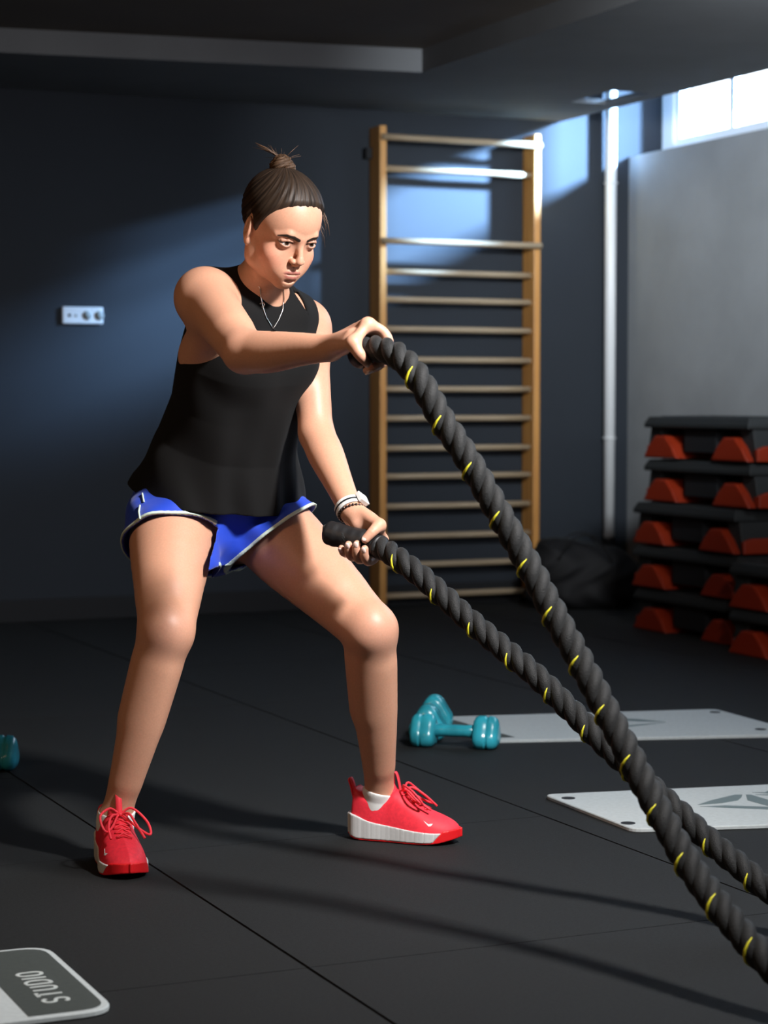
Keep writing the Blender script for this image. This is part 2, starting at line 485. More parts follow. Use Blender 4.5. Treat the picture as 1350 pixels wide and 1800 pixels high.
def decal(name, poly, m, t, ctr, z=MT + .0006, th=.0006):
    return MB().prism([(p[0] - ctr.x, p[1] - ctr.y) for p in poly], z - th, z).build(name, m, t)
F2 = lambda a, b: tuple(WF(a, b, MT)[:2])
# near-right mat
qB = [F2(955, 1396), F2(1112, 1457), F2(1640, 1440), F2(1500, 1372)]
t, c_ = make_mat('pale grey exercise mat lying nearest the camera at right, star print on it', qB, [F2(999, 1403), F2(1104, 1447)])
for poly in ([(1226,1415),(1250,1407),(1292,1397),(1305,1397),(1303,1402),(1297,1407),(1268,1412)],
             [(1311,1397),(1320,1397),(1350,1406),(1390,1418),(1350,1417),(1314,1407)],
             [(1230,1418),(1275,1416),(1400,1420),(1400,1425),(1275,1420)]):
    decal('printed_stroke', [F2(*p) for p in poly], M['matgrey'], t, c_)
decal('printed_mark', [F2(*p) for p in [(1322,1393),(1350,1395),(1400,1393),(1400,1390),(1352,1389),(1345,1393)]], M['matgrey'], t, c_)
decal('printed_mark', [F2(*p) for p in [(1327,1397),(1400,1396),(1400,1399),(1345,1398)]], M['matgrey'], t, c_)
# far-right mat
qA = [F2(731, 1261), F2(868, 1301), F2(1420, 1290), F2(1258, 1246)]
t, c_ = make_mat('pale grey exercise mat lying behind the teal dumbbell', qA, [F2(1257, 1252), F2(1337, 1282)])
decal('print_band', [F2(745, 1262), F2(870, 1297), F2(905, 1296), F2(784, 1262)], M['matdark'], t, c_)
for poly in ([(1075,1262),(1120,1264),(1170,1269),(1120,1268),(1080,1266)], [(1075,1280),(1120,1276),(1170,1270),(1120,1274),(1080,1277)],
             [(1050,1272),(1060,1264),(1068,1264),(1062,1279),(1052,1279)]):
    decal('printed_stroke', [F2(*p) for p in poly], M['matgrey'], t, c_)
# near-left mat, dark end band with lettering
mx, my0, my1 = .957, 3.175, 3.60
qS = [(mx, my0), (mx, my1), (mx - 1.15, my1), (mx - 1.15, my0)]
t, c_ = make_mat('pale mat in the near left corner, its dark end band lettered STUDIO', qS, [], corner=.055)
band = rounded([(mx - .012, my0 + .012), (mx - .012, my1 - .012), (mx - .140, my1 - .012), (mx - .140, my0 + .012)], .045, only=(0, 1))
decal('print_band', band, M['matdark'], t, c_)
# letters built as strokes; read with their feet toward -x, running along -y ... drawn in (u along word, v height)
def stroke(mb, pts, w):
    """flat poly-line of width w in (u, v)"""
    P = [Vector(p) for p in pts]; n = len(P); L = []; R = []
    for i in range(n):
        d = (P[min(i + 1, n - 1)] - P[max(i - 1, 0)]).normalized(); nn = Vector((-d.y, d.x)) * w / 2
        L.append(P[i] + nn); R.append(P[i] - nn)
    z0, z1 = MT + .0004, MT + .0012
    for i in range(n - 1):
        q = [L[i], L[i + 1], R[i + 1], R[i]]
        vs = []
        for z in (z0, z1):
            for a in q:
                vs.append((uv_org[0] + uv_u[0] * a.x + uv_v[0] * a.y, uv_org[1] + uv_u[1] * a.x + uv_v[1] * a.y, z))
        mb.add(vs, [(0,1,2,3), (4,5,6,7), (0,1,5,4), (1,2,6,5), (2,3,7,6), (3,0,4,7)])
lt = WF(110, 1760, MT); 
lh, lw = .041, .0215
# word S-T-U-D-I-O runs from the near end (low y) away along +y
uv_org = (mx - .056 - c_.x, 3.248 - c_.y); uv_u = (0, 1); uv_v = (-1, 0)
arc = lambda cx_, cy_, rx, ry, a0, a1, n=8: [(cx_ + rx * math.cos(math.radians(a0 + (a1 - a0) * i / n)), cy_ + ry * math.sin(math.radians(a0 + (a1 - a0) * i / n))) for i in range(n + 1)]
glyph = {
 'S': [arc(lw/2, lh*.75, lw/2, lh*.25, 20, 270) + arc(lw/2, lh*.25, lw/2, lh*.25, 90, -160)],
 'T': [[(0, lh), (lw, lh)], [(lw/2, lh), (lw/2, 0)]],
 'U': [[(0, lh), (0, lh*.3)] + arc(lw/2, lh*.3, lw/2, lh*.3, 180, 360) + [(lw, lh)]],
 'D': [[(0, 0), (0, lh), (lw*.4, lh)] + arc(lw*.4, lh*.65, lw*.6, lh*.35, 90, 0, 5) + arc(lw*.4, lh*.35, lw*.6, lh*.35, 0, -90, 5) + [(0, 0)]],
 'I': [[(0, 0), (0, lh)]],
 'O': [arc(lw/2, lh*.7, lw/2, lh*.3, 0, 180) + arc(lw/2, lh*.3, lw/2, lh*.3, 180, 360) + [(lw, lh*.7)]]}
off = 0.0
for ch in 'STUDIO':
    mb = MB()
    o_ = uv_org
    uv_org = (o_[0], o_[1] + off)
    for st in glyph[ch]: stroke(mb, st, .0065)
    uv_org = o_
    mb.build('letter', M['matletter'], t)
    off += (lw if ch != 'I' else 0.0) + .0160

# ------------------------------------------------------------------ dumbbells
def make_dumbbell(label, loc, rz, s=1.0):
    t = thing('dumbbell', label, 'dumbbell', loc, rz)
    r0 = .046 * s
    MB().tube([(-.075*s, 0, r0), (-.03*s, 0, r0), (0, 0, r0), (.03*s, 0, r0), (.075*s, 0, r0)], [.021*s, .0165*s, .0175*s, .0165*s, .021*s], 18).build('handle', M['teal'], t, True)
    for sg in (-1, 1):
        prof = [(.055, .72), (.060, .90), (.070, 1.0), (.088, 1.0), (.092, .93), (.096, .93), (.100, 1.0), (.113, .97), (.122, .82), (.126, .5)]
        vs = []; n = 36
        for x, k in prof:
            for i in range(n):
                a = 2 * math.pi * i / n + math.pi / 2
                rr = r0 * k * (1 + .14 * math.cos(3 * (a - math.pi / 2)) )*1.0
                vs.append((sg * x * s, rr * math.cos(a), r0 * .86 + rr * math.sin(a)))
        fs = [tuple(range(n)), tuple(range((len(prof) - 1) * n, len(prof) * n))]
        for i in range(len(prof) - 1):
            for k in range(n): l = (k + 1) % n; fs.append((i*n+k, i*n+l, (i+1)*n+l, (i+1)*n+k))
        o = MB().add(vs, fs).build('weight_head', M['teal'], t, True); smooth_by_angle(o, .7)
    return t
p = WF(758, 1291)
make_dumbbell('teal vinyl dumbbell lying end-on just behind the other teal one', (p.x, p.y, 0), -YAW - math.radians(97), 1.12)
p = WF(800, 1313)
make_dumbbell('teal vinyl dumbbell lying broadside at the front, before the far mat', (p.x, p.y, 0), -YAW - math.radians(14), 1.0)
p = WF(-52, 1352)
make_dumbbell('teal vinyl dumbbell at the left frame edge, only its end in view', (p.x, p.y, 0), -YAW - math.radians(3), 1.0)
# ================================================================== SIGNED-DISTANCE MODELLING
CAP = 0.03
def nrm(v): v = np.asarray(v, float); return v / (np.linalg.norm(v) + 1e-12)
V3 = lambda *a: np.array(a, float)

class Field:
    def __init__(s): s.ops = []
    def copy(s): f = Field(); f.ops = list(s.ops); return f
    def op(s, kind, fn, lo, hi, k=0.0):
        e = CAP + k
        s.ops.append((kind, fn, np.asarray(lo, float) - e, np.asarray(hi, float) + e, k)); return s
    # primitives -------------------------------------------------
    def cone(s, a, b, ra, rb, k=.01, kind='u'):
        a = np.asarray(a, float); b = np.asarray(b, float); r = max(ra, rb)
        ba = b - a; l2 = ba.dot(ba) + 1e-12
        def fn(p):
            pa = p - a; h = np.clip((pa @ ba) / l2, 0, 1)
            return np.linalg.norm(pa - h[..., None] * ba, axis=-1) - (ra + (rb - ra) * (h * h * (3 - 2 * h) * .4 + h * .6))
        return s.op(kind, fn, np.minimum(a, b) - r, np.maximum(a, b) + r, k)
    def chain(s, pts, rs, k=.01, kind='u'):
        pts = [np.asarray(p, float) for p in pts]; rs = list(rs)
        if len(pts) > 2:
            q = np.array(catmull([np.r_[p, r] for p, r in zip(pts, rs)], 5 if max(rs) > .02 else 4)); pts = list(q[:, :3]); rs = list(q[:, 3])
        def fn(p):
            out = None
            for i in range(len(pts) - 1):
                a = pts[i]; ba = pts[i + 1] - a; pa = p - a
                h = np.clip((pa @ ba) / (ba @ ba + 1e-12), 0, 1)
                d = np.linalg.norm(pa - h[..., None] * ba, axis=-1) - (rs[i] + (rs[i + 1] - rs[i]) * h)
                if out is None: out = d
                else: out = np.minimum(out, d)
            return out
        A = np.array(pts); R = max(rs)
        return s.op(kind, fn, A.min(0) - R, A.max(0) + R, k)
    def ell(s, c, r, fr=None, k=.01, kind='u'):
        c = np.asarray(c, float); r = np.asarray(r, float); fr = np.eye(3) if fr is None else np.asarray(fr, float)
        def fn(p):
            q = (p - c) @ fr.T; k0 = np.linalg.norm(q / r, axis=-1); k1 = np.linalg.norm(q / (r * r), axis=-1)
            return k0 * (k0 - 1) / (k1 + 1e-9)
        R = r.max(); return s.op(kind, fn, c - R, c + R, k)
    def fn(s, kind, f, lo, hi, k=0.0): return s.op(kind, f, lo, hi, k)
    def plane(s, pt, n, lo, hi, k=.002):
        """cut away the side the normal points to"""
        pt = np.asarray(pt, float); n = nrm(n)
        return s.op('i', lambda p: (p - pt) @ n, lo, hi, k)
    # evaluation ------------------------------------------------
    def evalg(s, P, glo, ghi):
        F = np.full(P.shape[:-1], CAP)
        for kind, fn, lo, hi, k in s.ops:
            m = np.all((glo <= hi) & (ghi >= lo), axis=1)
            if not m.any(): continue
            p = P[m]; d = fn(p); f = F[m]
            if kind == 'u':
                if k > 0:
                    h = np.clip(.5 + .5 * (f - d) / k, 0, 1); r = f * (1 - h) + d * h - k * h * (1 - h)
                else: r = np.minimum(f, d)
            elif kind == 's' or kind == 'i':
                d2 = -d if kind == 's' else d
                if k > 0:
                    h = np.clip(.5 - .5 * (f - d2) / k, 0, 1); r = f * (1 - h) + d2 * h + k * h * (1 - h)
                else: r = np.maximum(f, d2)
            elif kind == 'd': r = f + d
            F[m] = r
        return F
    def __call__(s, P, g=256):
        P = np.asarray(P, float); n = len(P); out = np.empty(n)
        G = (n + g - 1) // g; pad = G * g - n
        Q = np.concatenate([P, np.repeat(P[-1:], pad, 0)]).reshape(G, g, 3)
        return s.evalg(Q, Q.min(1), Q.max(1)).reshape(-1)[:n]

def surface(F, lo, hi, h, relax=2):
    """sparse surface nets of F in the box"""
    lo = np.asarray(lo, float); hi = np.asarray(hi, float); B = 4
    nb = np.ceil((hi - lo) / (h * B)).astype(int)
    ii = np.stack(np.meshgrid(*[np.arange(k) for k in nb], indexing='ij'), -1).reshape(-1, 3)
    c0 = lo + (ii + .5) * h * B
    G = 64; order = np.arange(len(ii))
    # coarse test at block centres, grouped by runs along z
    fc = F(c0, 16)
    act = np.abs(fc) < h * B * .87 * 1.5 + .0015
    ii = ii[act]
    loc = np.stack(np.meshgrid(*[np.arange(B + 1)] * 3, indexing='ij'), -1).reshape(-1, 3)
    P = lo + (ii[:, None, :] * B + loc[None]) * h
    V = F.evalg(P, P.min(1), P.max(1)).reshape(-1, B + 1, B + 1, B + 1)
    NX, NY, NZ = (nb * B + 2)
    key = lambda c: (c[..., 0] * NY + c[..., 1]) * NZ + c[..., 2]
    ins = V < 0
    # cells
    cnt = np.zeros((len(ii), B, B, B), int)
    for dx in (0, 1):
        for dy in (0, 1):
            for dz in (0, 1): cnt += ins[:, dx:B+dx, dy:B+dy, dz:B+dz]
    cb, cx_, cy_, cz_ = np.nonzero((cnt > 0) & (cnt < 8))
    cell = ii[cb] * B + np.stack([cx_, cy_, cz_], 1)
    cv = np.stack([V[cb, cx_ + a, cy_ + b, cz_ + c] for a in (0, 1) for b in (0, 1) for c in (0, 1)], 1)
    corner = np.array([(a, b, c) for a in (0, 1) for b in (0, 1) for c in (0, 1)], float)
    acc = np.zeros((len(cell), 3)); num = np.zeros(len(cell))
    for a in range(8):
        for b in range(a + 1, 8):
            if np.abs(corner[a] - corner[b]).sum() != 1: continue
            m = (cv[:, a] < 0) != (cv[:, b] < 0)
            t = np.where(m, cv[:, a] / (cv[:, a] - cv[:, b] + 1e-12), 0)
            acc += np.where(m[:, None], corner[a] + t[:, None] * (corner[b] - corner[a]), 0); num += m
    pos = lo + (cell + acc / num[:, None]) * h
    k = key(cell); od = np.argsort(k); k = k[od]; pos = pos[od]
    quads = []
    for ax in range(3):
        sl0 = [slice(None), slice(0, B), slice(0, B), slice(0, B)]; sl1 = list(sl0); sl1[ax + 1] = slice(1, B + 1)
        a = ins[tuple(sl0)]; b = ins[tuple(sl1)]
        eb, ex, ey, ez = np.nonzero(a != b); flip = a[eb, ex, ey, ez]
        g = ii[eb] * B + np.stack([ex, ey, ez], 1)
        u = np.zeros(3, int); v = np.zeros(3, int); u[(ax + 1) % 3] = 1; v[(ax + 2) % 3] = 1
        ids = []; ok = np.ones(len(g), bool)
        for d in (-u - v, -v, 0 * u, -u):
            kk = key(g + d); j = np.searchsorted(k, kk); j = np.minimum(j, len(k) - 1)
            ok &= k[j] == kk; ids.append(j)
        q = np.stack(ids, 1)
        q = np.where(flip[:, None], q, q[:, ::-1])
        quads.append(q[ok])
    Q = np.concatenate(quads)
    pos = project(F, pos, relax, h)
    return pos, Q

def grad(F, P, e=4e-4):
    o = np.array([(1, -1, -1), (-1, -1, 1), (-1, 1, -1), (1, 1, 1)], float) * e
    vals = [F(P + q) for q in o]
    g = sum(v[:, None] * q for v, q in zip(vals, o)) / (4 * e * e)
    return g, sum(vals) / 4
def project(F, P, it=2, h=.004):
    for _ in range(it):
        g, f = grad(F, P)
        gl = np.linalg.norm(g, axis=1); st = f / (gl * gl + .15)
        P = P - np.clip(st, -h, h)[:, None] * g
    return P

def soften(pos, Q, keep, it=14):
    E = np.concatenate([Q[:, [0, 1]], Q[:, [1, 2]], Q[:, [2, 3]], Q[:, [3, 0]]]); E = np.concatenate([E, E[:, ::-1]])
    n = len(pos); cnt = np.bincount(E[:, 0], minlength=n)[:, None].clip(1)
    for _ in range(it):
        m = np.stack([np.bincount(E[:, 0], weights=pos[E[:, 1], k], minlength=n) for k in range(3)], 1) / cnt
        pos = pos + (m - pos) * .6 * keep[:, None]
    return pos

def tomesh(name, pos, Q, m, parent=None):
    me = bpy.data.meshes.new(name)
    me.vertices.add(len(pos)); me.vertices.foreach_set('co', np.asarray(pos, np.float32).ravel())
    me.loops.add(Q.size); me.loops.foreach_set('vertex_index', Q.astype(np.int32).ravel())
    me.polygons.add(len(Q)); me.polygons.foreach_set('loop_start', np.arange(0, Q.size, Q.shape[1], dtype=np.int32))
    me.polygons.foreach_set('use_smooth', np.ones(len(Q), bool))
    me.update(calc_edges=True)
    me.materials.append(m)
    o = bpy.data.objects.new(name, me); COL.objects.link(o)
    if parent is not None: o.parent = parent
    return o
def verts(me):
    a = np.empty(len(me.vertices) * 3, np.float32); me.vertices.foreach_get('co', a); return a.reshape(-1, 3).astype(float)
def setv(me, P): me.vertices.foreach_set('co', P.astype(np.float32).ravel()); me.update()
def refine(o, sel, F, h):
    """split the faces whose vertices are selected once and put the result back on F"""
    me = o.data; P = verts(me); s = sel(P)
    bm = bmesh.new(); bm.from_mesh(me); bm.verts.ensure_lookup_table()
    es = [e for e in bm.edges if s[e.verts[0].index] and s[e.verts[1].index]]
    bmesh.ops.subdivide_edges(bm, edges=es, cuts=1, use_grid_fill=True)
    bmesh.ops.triangulate(bm, faces=[f for f in bm.faces if len(f.verts) > 4])
    for f in bm.faces: f.smooth = True
    bm.to_mesh(me); bm.free()
    P = verts(me); s = sel(P)
    P[s] = project(F, P[s], 2, h); setv(me, P)
def paint(o, cols, name='tint'):
    a = o.data.color_attributes.new(name, 'FLOAT_COLOR', 'POINT')
    c = np.ones((len(o.data.vertices), 4), np.float32); c[:, :3] = cols
    a.data.foreach_set('color', c.ravel())
def sdf_obj(name, F, lo, hi, h, m, parent=None, relax=2):
    pos, Q = surface(F, lo, hi, h, relax)
    return tomesh(name, pos, Q, m, parent)
def on_ray(F, px, py, d0, d1, n=240, back=0.0):
    """first point where the line of sight through a pixel meets F (levelled coordinates)"""
    v = np.array(ray(px, py)); ds = np.linspace(d0, d1, n)
    P = v[None] * (ds / v[1])[:, None] + V3(0, 0, CAM_H)
    f = F(P - ORG); j = np.nonzero(f < 0)[0]
    if not len(j): return None
    i = j[0]; t = 0 if i == 0 else f[i-1] / (f[i-1] - f[i])
    p = P[max(i-1, 0)] * (1 - t) + P[i] * t - ORG
    return p - nrm(v) * back
# ================================================================== THE ATHLETE
# local axes: x right, y away from the lens, z up (levelled); origin on the floor between the feet
ORG = V3(-.25, 4.5, 0)
root = thing('person', 'woman in black tank top, blue shorts and coral shoes swinging two ropes, knees bent', 'person', RC(*ORG), -YAW)
J = lambda px, py, d: PH(px, py, d) - ORG
Ra, Rk, Rh = J(203, 1438, 4.40), J(292, 1110, 4.36), J(305, 895, 4.64)
La, Lk, Lh = J(668, 1402, 4.64), J(651, 1108, 4.47), J(447, 905, 4.72)
Rs, Re, Rw = J(357, 522, 4.42), J(430, 618, 4.15), J(580, 612, 3.99)
Ls, Le, Lw = J(537, 572, 4.62), J(556, 762, 4.52), J(617, 897, 4.35)
Hm = (Rh + Lh) / 2; Nb = J(456, 508, 4.50)
def yawf(deg):
    """right-hand frame rows: her left, forward, up for a body turned deg from facing the lens to the right"""
    a = math.radians(deg); return V3(math.cos(a), math.sin(a), 0), V3(math.sin(a), -math.cos(a), 0)

def loft(base, top, st, low=0.0, high=1.0, dz=.02):
    """st: rows of (t, a, b, yaw, offset forward). an elliptic tube along base->top"""
    base = np.asarray(base); ax = top - base; L = np.linalg.norm(ax); ax = ax / L
    st = np.array(st, float)
    def fn(p):
        q = p - base; t = (q @ ax) / L; tc = np.clip(t, st[0, 0], st[-1, 0])
        a = np.interp(tc, st[:, 0], st[:, 1]); b = np.interp(tc, st[:, 0], st[:, 2])
        yw = np.radians(np.interp(tc, st[:, 0], st[:, 3])); of = np.interp(tc, st[:, 0], st[:, 4])
        r = q - t[..., None] * L * ax
        s = np.stack([np.cos(yw), np.sin(yw), 0 * yw], -1); f = np.stack([np.sin(yw), -np.cos(yw), 0 * yw], -1)
        x = (r * s).sum(-1) - (np.interp(tc, st[:, 0], st[:, 5]) if st.shape[1] > 5 else 0); y = (r * f).sum(-1) - of
        k0 = np.sqrt((x / a) ** 2 + (y / b) ** 2) + 1e-9; k1 = np.sqrt((x / a ** 2) ** 2 + (y / b ** 2) ** 2) + 1e-9
        d = k0 * (k0 - 1) / k1
        d = np.where(k0 < .3, -np.minimum(a, b) * (1 - k0), d)
        e = np.maximum(st[0, 0] - t, t - st[-1, 0]) * L
        return np.where(e > 0, np.sqrt(np.maximum(d, 0) ** 2 + e ** 2), np.maximum(d, np.maximum(e, d)))
    R = st[:, 1:3].max() + .05
    return fn, np.minimum(base, top) - R, np.maximum(base, top) + R

TB = Hm - (Nb - Hm) * .12; TT = Nb
body_st = [(0, .125, .10, 22, 0), (.10, .165, .115, 22, -.005), (.24, .160, .112, 25, 0), (.42, .128, .095, 32, .0), (.55, .130, .098, 38, .0),
           (.72, .145, .108, 42, .0), (.85, .145, .098, 43, -.005), (.93, .115, .075, 43, -.01), (1.0, .065, .058, 43, -.01)]
bl = loft(TB, TT, body_st)
tax = nrm(TT - TB); TL = np.linalg.norm(TT - TB)
cs, cf = yawf(42)
CHF = np.stack([nrm(cs - tax * tax.dot(cs)), nrm(cf - tax * tax.dot(cf)), tax]); CHF[0] = np.cross(CHF[1], tax) * np.sign(np.cross(CHF[1], tax).dot(cs))
def tp(t, s=0, f=0):  # point in chest frame
    return TB + tax * TL * t + cs * s + cf * f

def rot_frame(yaw, pitch, roll=0):
    a, b = math.radians(yaw), math.radians(pitch)
    s = V3(math.cos(a), math.sin(a), 0)
    f = V3(math.sin(a) * math.cos(b), -math.cos(a) * math.cos(b), -math.sin(b))
    u = V3(math.sin(a) * math.sin(b), -math.cos(a) * math.sin(b), math.cos(b))
    if roll:
        r = math.radians(roll); s, u = s * math.cos(r) + u * math.sin(r), u * math.cos(r) - s * math.sin(r)
    return np.stack([s, f, u])
HF = rot_frame(38, 27)
HO = J(527, 430, 4.34)
hp = lambda s, f, u: HO + HF.T @ V3(s, f, u)

B = Field()
B.fn('u', bl[0], bl[1], bl[2], 0)
# bust, shoulder girdle, glutes
for sg in (-1, 1):
    B.ell(tp(.70, sg * .062, .075), (.062, .056, .066), CHF, .03)
    B.ell(Hm + yawf(22)[0] * sg * .07 - yawf(22)[1] * .07 + V3(0, 0, -.03), (.085, .085, .095), None, .04)
B.chain([tp(.99, 0, -.02), Rs + V3(.01, .02, .012)], [.045, .045], .04)
B.chain([tp(.99, 0, -.02), Ls + V3(-.01, .0, .012)], [.045, .042], .04)
B.chain([tp(.9, -.07, .035), Rs], [.04, .04], .04)
B.chain([tp(.9, .07, .035), Ls], [.04, .04], .04)
# right arm (near), raised across
B.ell(Rs + (Re - Rs) * .08, (.060, .062, .060), None, .03)
m1 = Rs + (Re - Rs) * .5
B.chain([Rs, m1, Re], [.056, .050, .043], .02)
B.cone(Rs + (Re - Rs) * .25 + V3(0, 0, .012), Rs + (Re - Rs) * .7 + V3(0, 0, .008), .040, .036, .02)      # biceps
B.cone(tp(.74, -.115, -.015), Rs + (Re - Rs) * .22 + V3(.01, .0, -.03), .042, .042, .03)                     # lat / armpit
f1 = Re + (Rw - Re) * .28
B.chain([Re, f1 + V3(0, 0, -.003), Re + (Rw - Re) * .65, Rw], [.041, .0415, .033, .0255], .015)
# left arm (far), reaching down
B.ell(Ls + (Le - Ls) * .08, (.050, .052, .056), None, .03)
B.chain([Ls, (Ls + Le) / 2, Le], [.047, .042, .036], .02)
B.cone(tp(.75, .12, -.0), Ls + (Le - Ls) * .25, .04, .04, .03)
B.chain([Le, Le + (Lw - Le) * .27 + V3(.0, 0, .0), Le + (Lw - Le) * .65, Lw], [.037, .039, .031, .0245], .015)
# legs
def leg(h, k, a, sg, calfdir, rk=.0):
    ax = nrm(k - h); sh = nrm(a - k)
    B.chain([h, h + (k - h) * .3, h + (k - h) * .7, k], [.088, .091 + rk, .071, .058], .03)
    B.cone(h + (k - h) * .2 + V3(0, -.01, .02), h + (k - h) * .72 + V3(0, -.008, .008), .066, .052, .03)   # quadriceps
    B.ell(k + V3(0, -.016, .008) - sh * .0, (.040, .042, .050), None, .02)                                   # patella
    B.ell(k + sh * .05 + V3(0, -.02, 0), (.024, .024, .03), None, .02)
    q = k + sh * .13 + calfdir * .022
    B.chain([k, k + sh * .12, k + (a - k) * .55, k + (a - k) * .80, a], [.054, .050, .045, .035, .0315], .02)
    B.cone(k + sh * .07 + calfdir * .012, k + sh * .19 + calfdir * .014, .043, .040, .03)                   # calf
    B.cone(k + (a - k) * .2 - calfdir * .014, k + (a - k) * .8 - calfdir * .008, .034, .026, .02)           # shin
leg(Rh, Rk, Ra, -1, nrm(V3(-.35, .9, 0)))
leg(Lh, Lk, La, 1, nrm(V3(-.75, .65, 0)))
for a_, s_ in ((Ra, nrm(V3(.35, -1, 0))), (La, nrm(V3(.94, -.34, 0)))):                                    # ankles and feet inside the shoes
    l_ = np.cross(s_, V3(0, 0, 1))
    B.ell(a_ + l_ * .024 + V3(0, 0, .008), (.011, .011, .012), None, .010); B.ell(a_ - l_ * .024 + V3(0, 0, .004), (.011, .011, .012), None, .010)
    B.chain([a_, a_ - s_ * .02 + V3(0, 0, -.05)], [.032, .026], .02)
    B.chain([a_ + V3(0, 0, -.02), a_ + s_ * .10 + V3(0, 0, -.058), a_ + s_ * .15 + V3(0, 0, -.065)], [.030, .024, .018], .02)
# neck
nk0 = tp(.97, 0, -.008); nk1 = hp(0, -.078, -.045)
B.chain([nk0, nk1], [.053, .041], .025)
B.chain([tp(1.0, 0, -.022), hp(0, -.092, -.015)], [.042, .026], .015)
for sg in (-1, 1):
    B.cone(tp(.985, sg * .022, .045), hp(sg * .034, -.082, -.045), .010, .013, .02)

# --- head, in the head frame
Hd = Field()
def he(c, r, k=.01, kind='u', tilt=None):
    fr = HF if tilt is None else tilt @ HF
    for F_ in (B, Hd): F_.ell(hp(*c), r, fr, k, kind)
def hc(a, b, ra, rb, k=.006, kind='u'):
    for F_ in (B, Hd): F_.cone(hp(*a), hp(*b), ra, rb, k, kind)
he((0, -.088, .036), (.072, .092, .082), .012)
he((0, -.058, .030), (.062, .062, .066), .02)           # forehead
he((0, -.062, -.035), (.058, .062, .066), .02)
for sg in (-1, 1):
    hc((sg * .009, -.024, -.090), (sg * .043, -.078, -.060), .014, .018, .018)
    hc((sg * .043, -.078, -.060), (sg * .060, -.090, -.012), .018, .014, .018)
    he((sg * .036, -.030, -.036), (.024, .024, .024), .018)     # cheekbone
    he((sg * .026, -.022, -.058), (.020, .018, .022), .016)
he((0, -.018, -.091), (.016, .014, .013), .012)                  # chin
he((0, -.020, -.069), (.029, .026, .025), .014)                  # muzzle
for sg in (-1, 1):
    hc((sg * .008, .0005, .013), (sg * .030, -.004, .019), .007, .0065, .010)
    hc((sg * .030, -.004, .019), (sg * .048, -.020, .012), .0065, .005, .010)
    he((sg * .031, .010, -.001), (.0175, .015, .0115), .009, 's')         # socket
    he((sg * .031, -.0125, -.001), (.0155, .0148, .0142), .004)           # lids over the eyeball
    # slit between lids: a lens lens, slightly tilted up outwards
    sa_ = hp(sg * .0175, .004, -.0035); sb_ = hp(sg * .0435, -.006, -.0005); smid = hp(sg * .030, .006, .0022)
    for F_ in (B,):
        F_.cone(sa_, hp(sg * .026, .004, -.0002), .0010, .0052, .0012, 's')
        F_.cone(hp(sg * .026, .004, -.0002), hp(sg * .035, .002, .0002), .0053, .0050, .0012, 's')
        F_.cone(hp(sg * .035, .002, .0002), sb_, .0050, .0010, .0012, 's')
    # upper lid fold
    hc((sg * .019, .0000, .0052), (sg * .031, .0010, .0075), .0016, .0020, .003)
    hc((sg * .031, .0010, .0075), (sg * .043, -.0060, .0054), .0020, .0015, .003)
# nose
hc((0, -.001, .008), (0, .0135, -.024), .0062, .0066, .010)
he((0, .0150, -.0320), (.0090, .0088, .0080), .006)
for sg in (-1, 1):
    he((sg * .0110, .0065, -.0350), (.0062, .0085, .0062), .004)
    he((sg * .0062, .0110, -.0415), (.0034, .0046, .0030), .002, 's')
hc((0, .012, -.039), (0, .001, -.046), .0042, .0045, .004)
# lips
def arcpts(w, f0, f1, u0, u1, n=6):
    return [(w * (2 * i / n - 1), f0 + (f1 - f0) * (1 - (2 * i / n - 1) ** 2), u0 + (u1 - u0) * (1 - (2 * i / n - 1) ** 2)) for i in range(n + 1)]
up_ = arcpts(.0235, -.0075, .0035, -.0650, -.0605); lo_ = arcpts(.0205, -.0070, .0015, -.0675, -.0720)
for i in range(6):
    hc(up_[i], up_[i + 1], (.0022, .0036, .0044, .0040, .0044, .0036, .0022)[i], (.0022, .0036, .0044, .0040, .0044, .0036, .0022)[i + 1], .003)
    hc(lo_[i], lo_[i + 1], (.0022, .0040, .0050, .0054, .0050, .0040, .0022)[i], (.0022, .0040, .0050, .0054, .0050, .0040, .0022)[i + 1], .003)
gr = arcpts(.0238, -.005, .0078, -.0663, -.0657)
for i in range(6): hc(gr[i], gr[i + 1], .0011, .0011, .002, 's')
he((0, .004, -.0515), (.0026, .004, .004), .003, 's')
he((0, .000, -.0815), (.012, .005, .004), .006, 's')
# ears
for sg in (-1, 1):
    a = math.radians(-20 * sg); T_ = np.array([(math.cos(a), math.sin(a), 0), (-math.sin(a), math.cos(a), 0), (0, 0, 1)])
    he((sg * .074, -.088, -.004), (.0065, .0165, .0255), .004, 'u', T_)
    he((sg * .080, -.086, .000), (.0055, .0100, .017), .003, 's', T_)
    he((sg * .075, -.085, -.001), (.004, .007, .010), .002, 'u', T_)
    he((sg * .072, -.082, -.030), (.0055, .008, .009), .004)

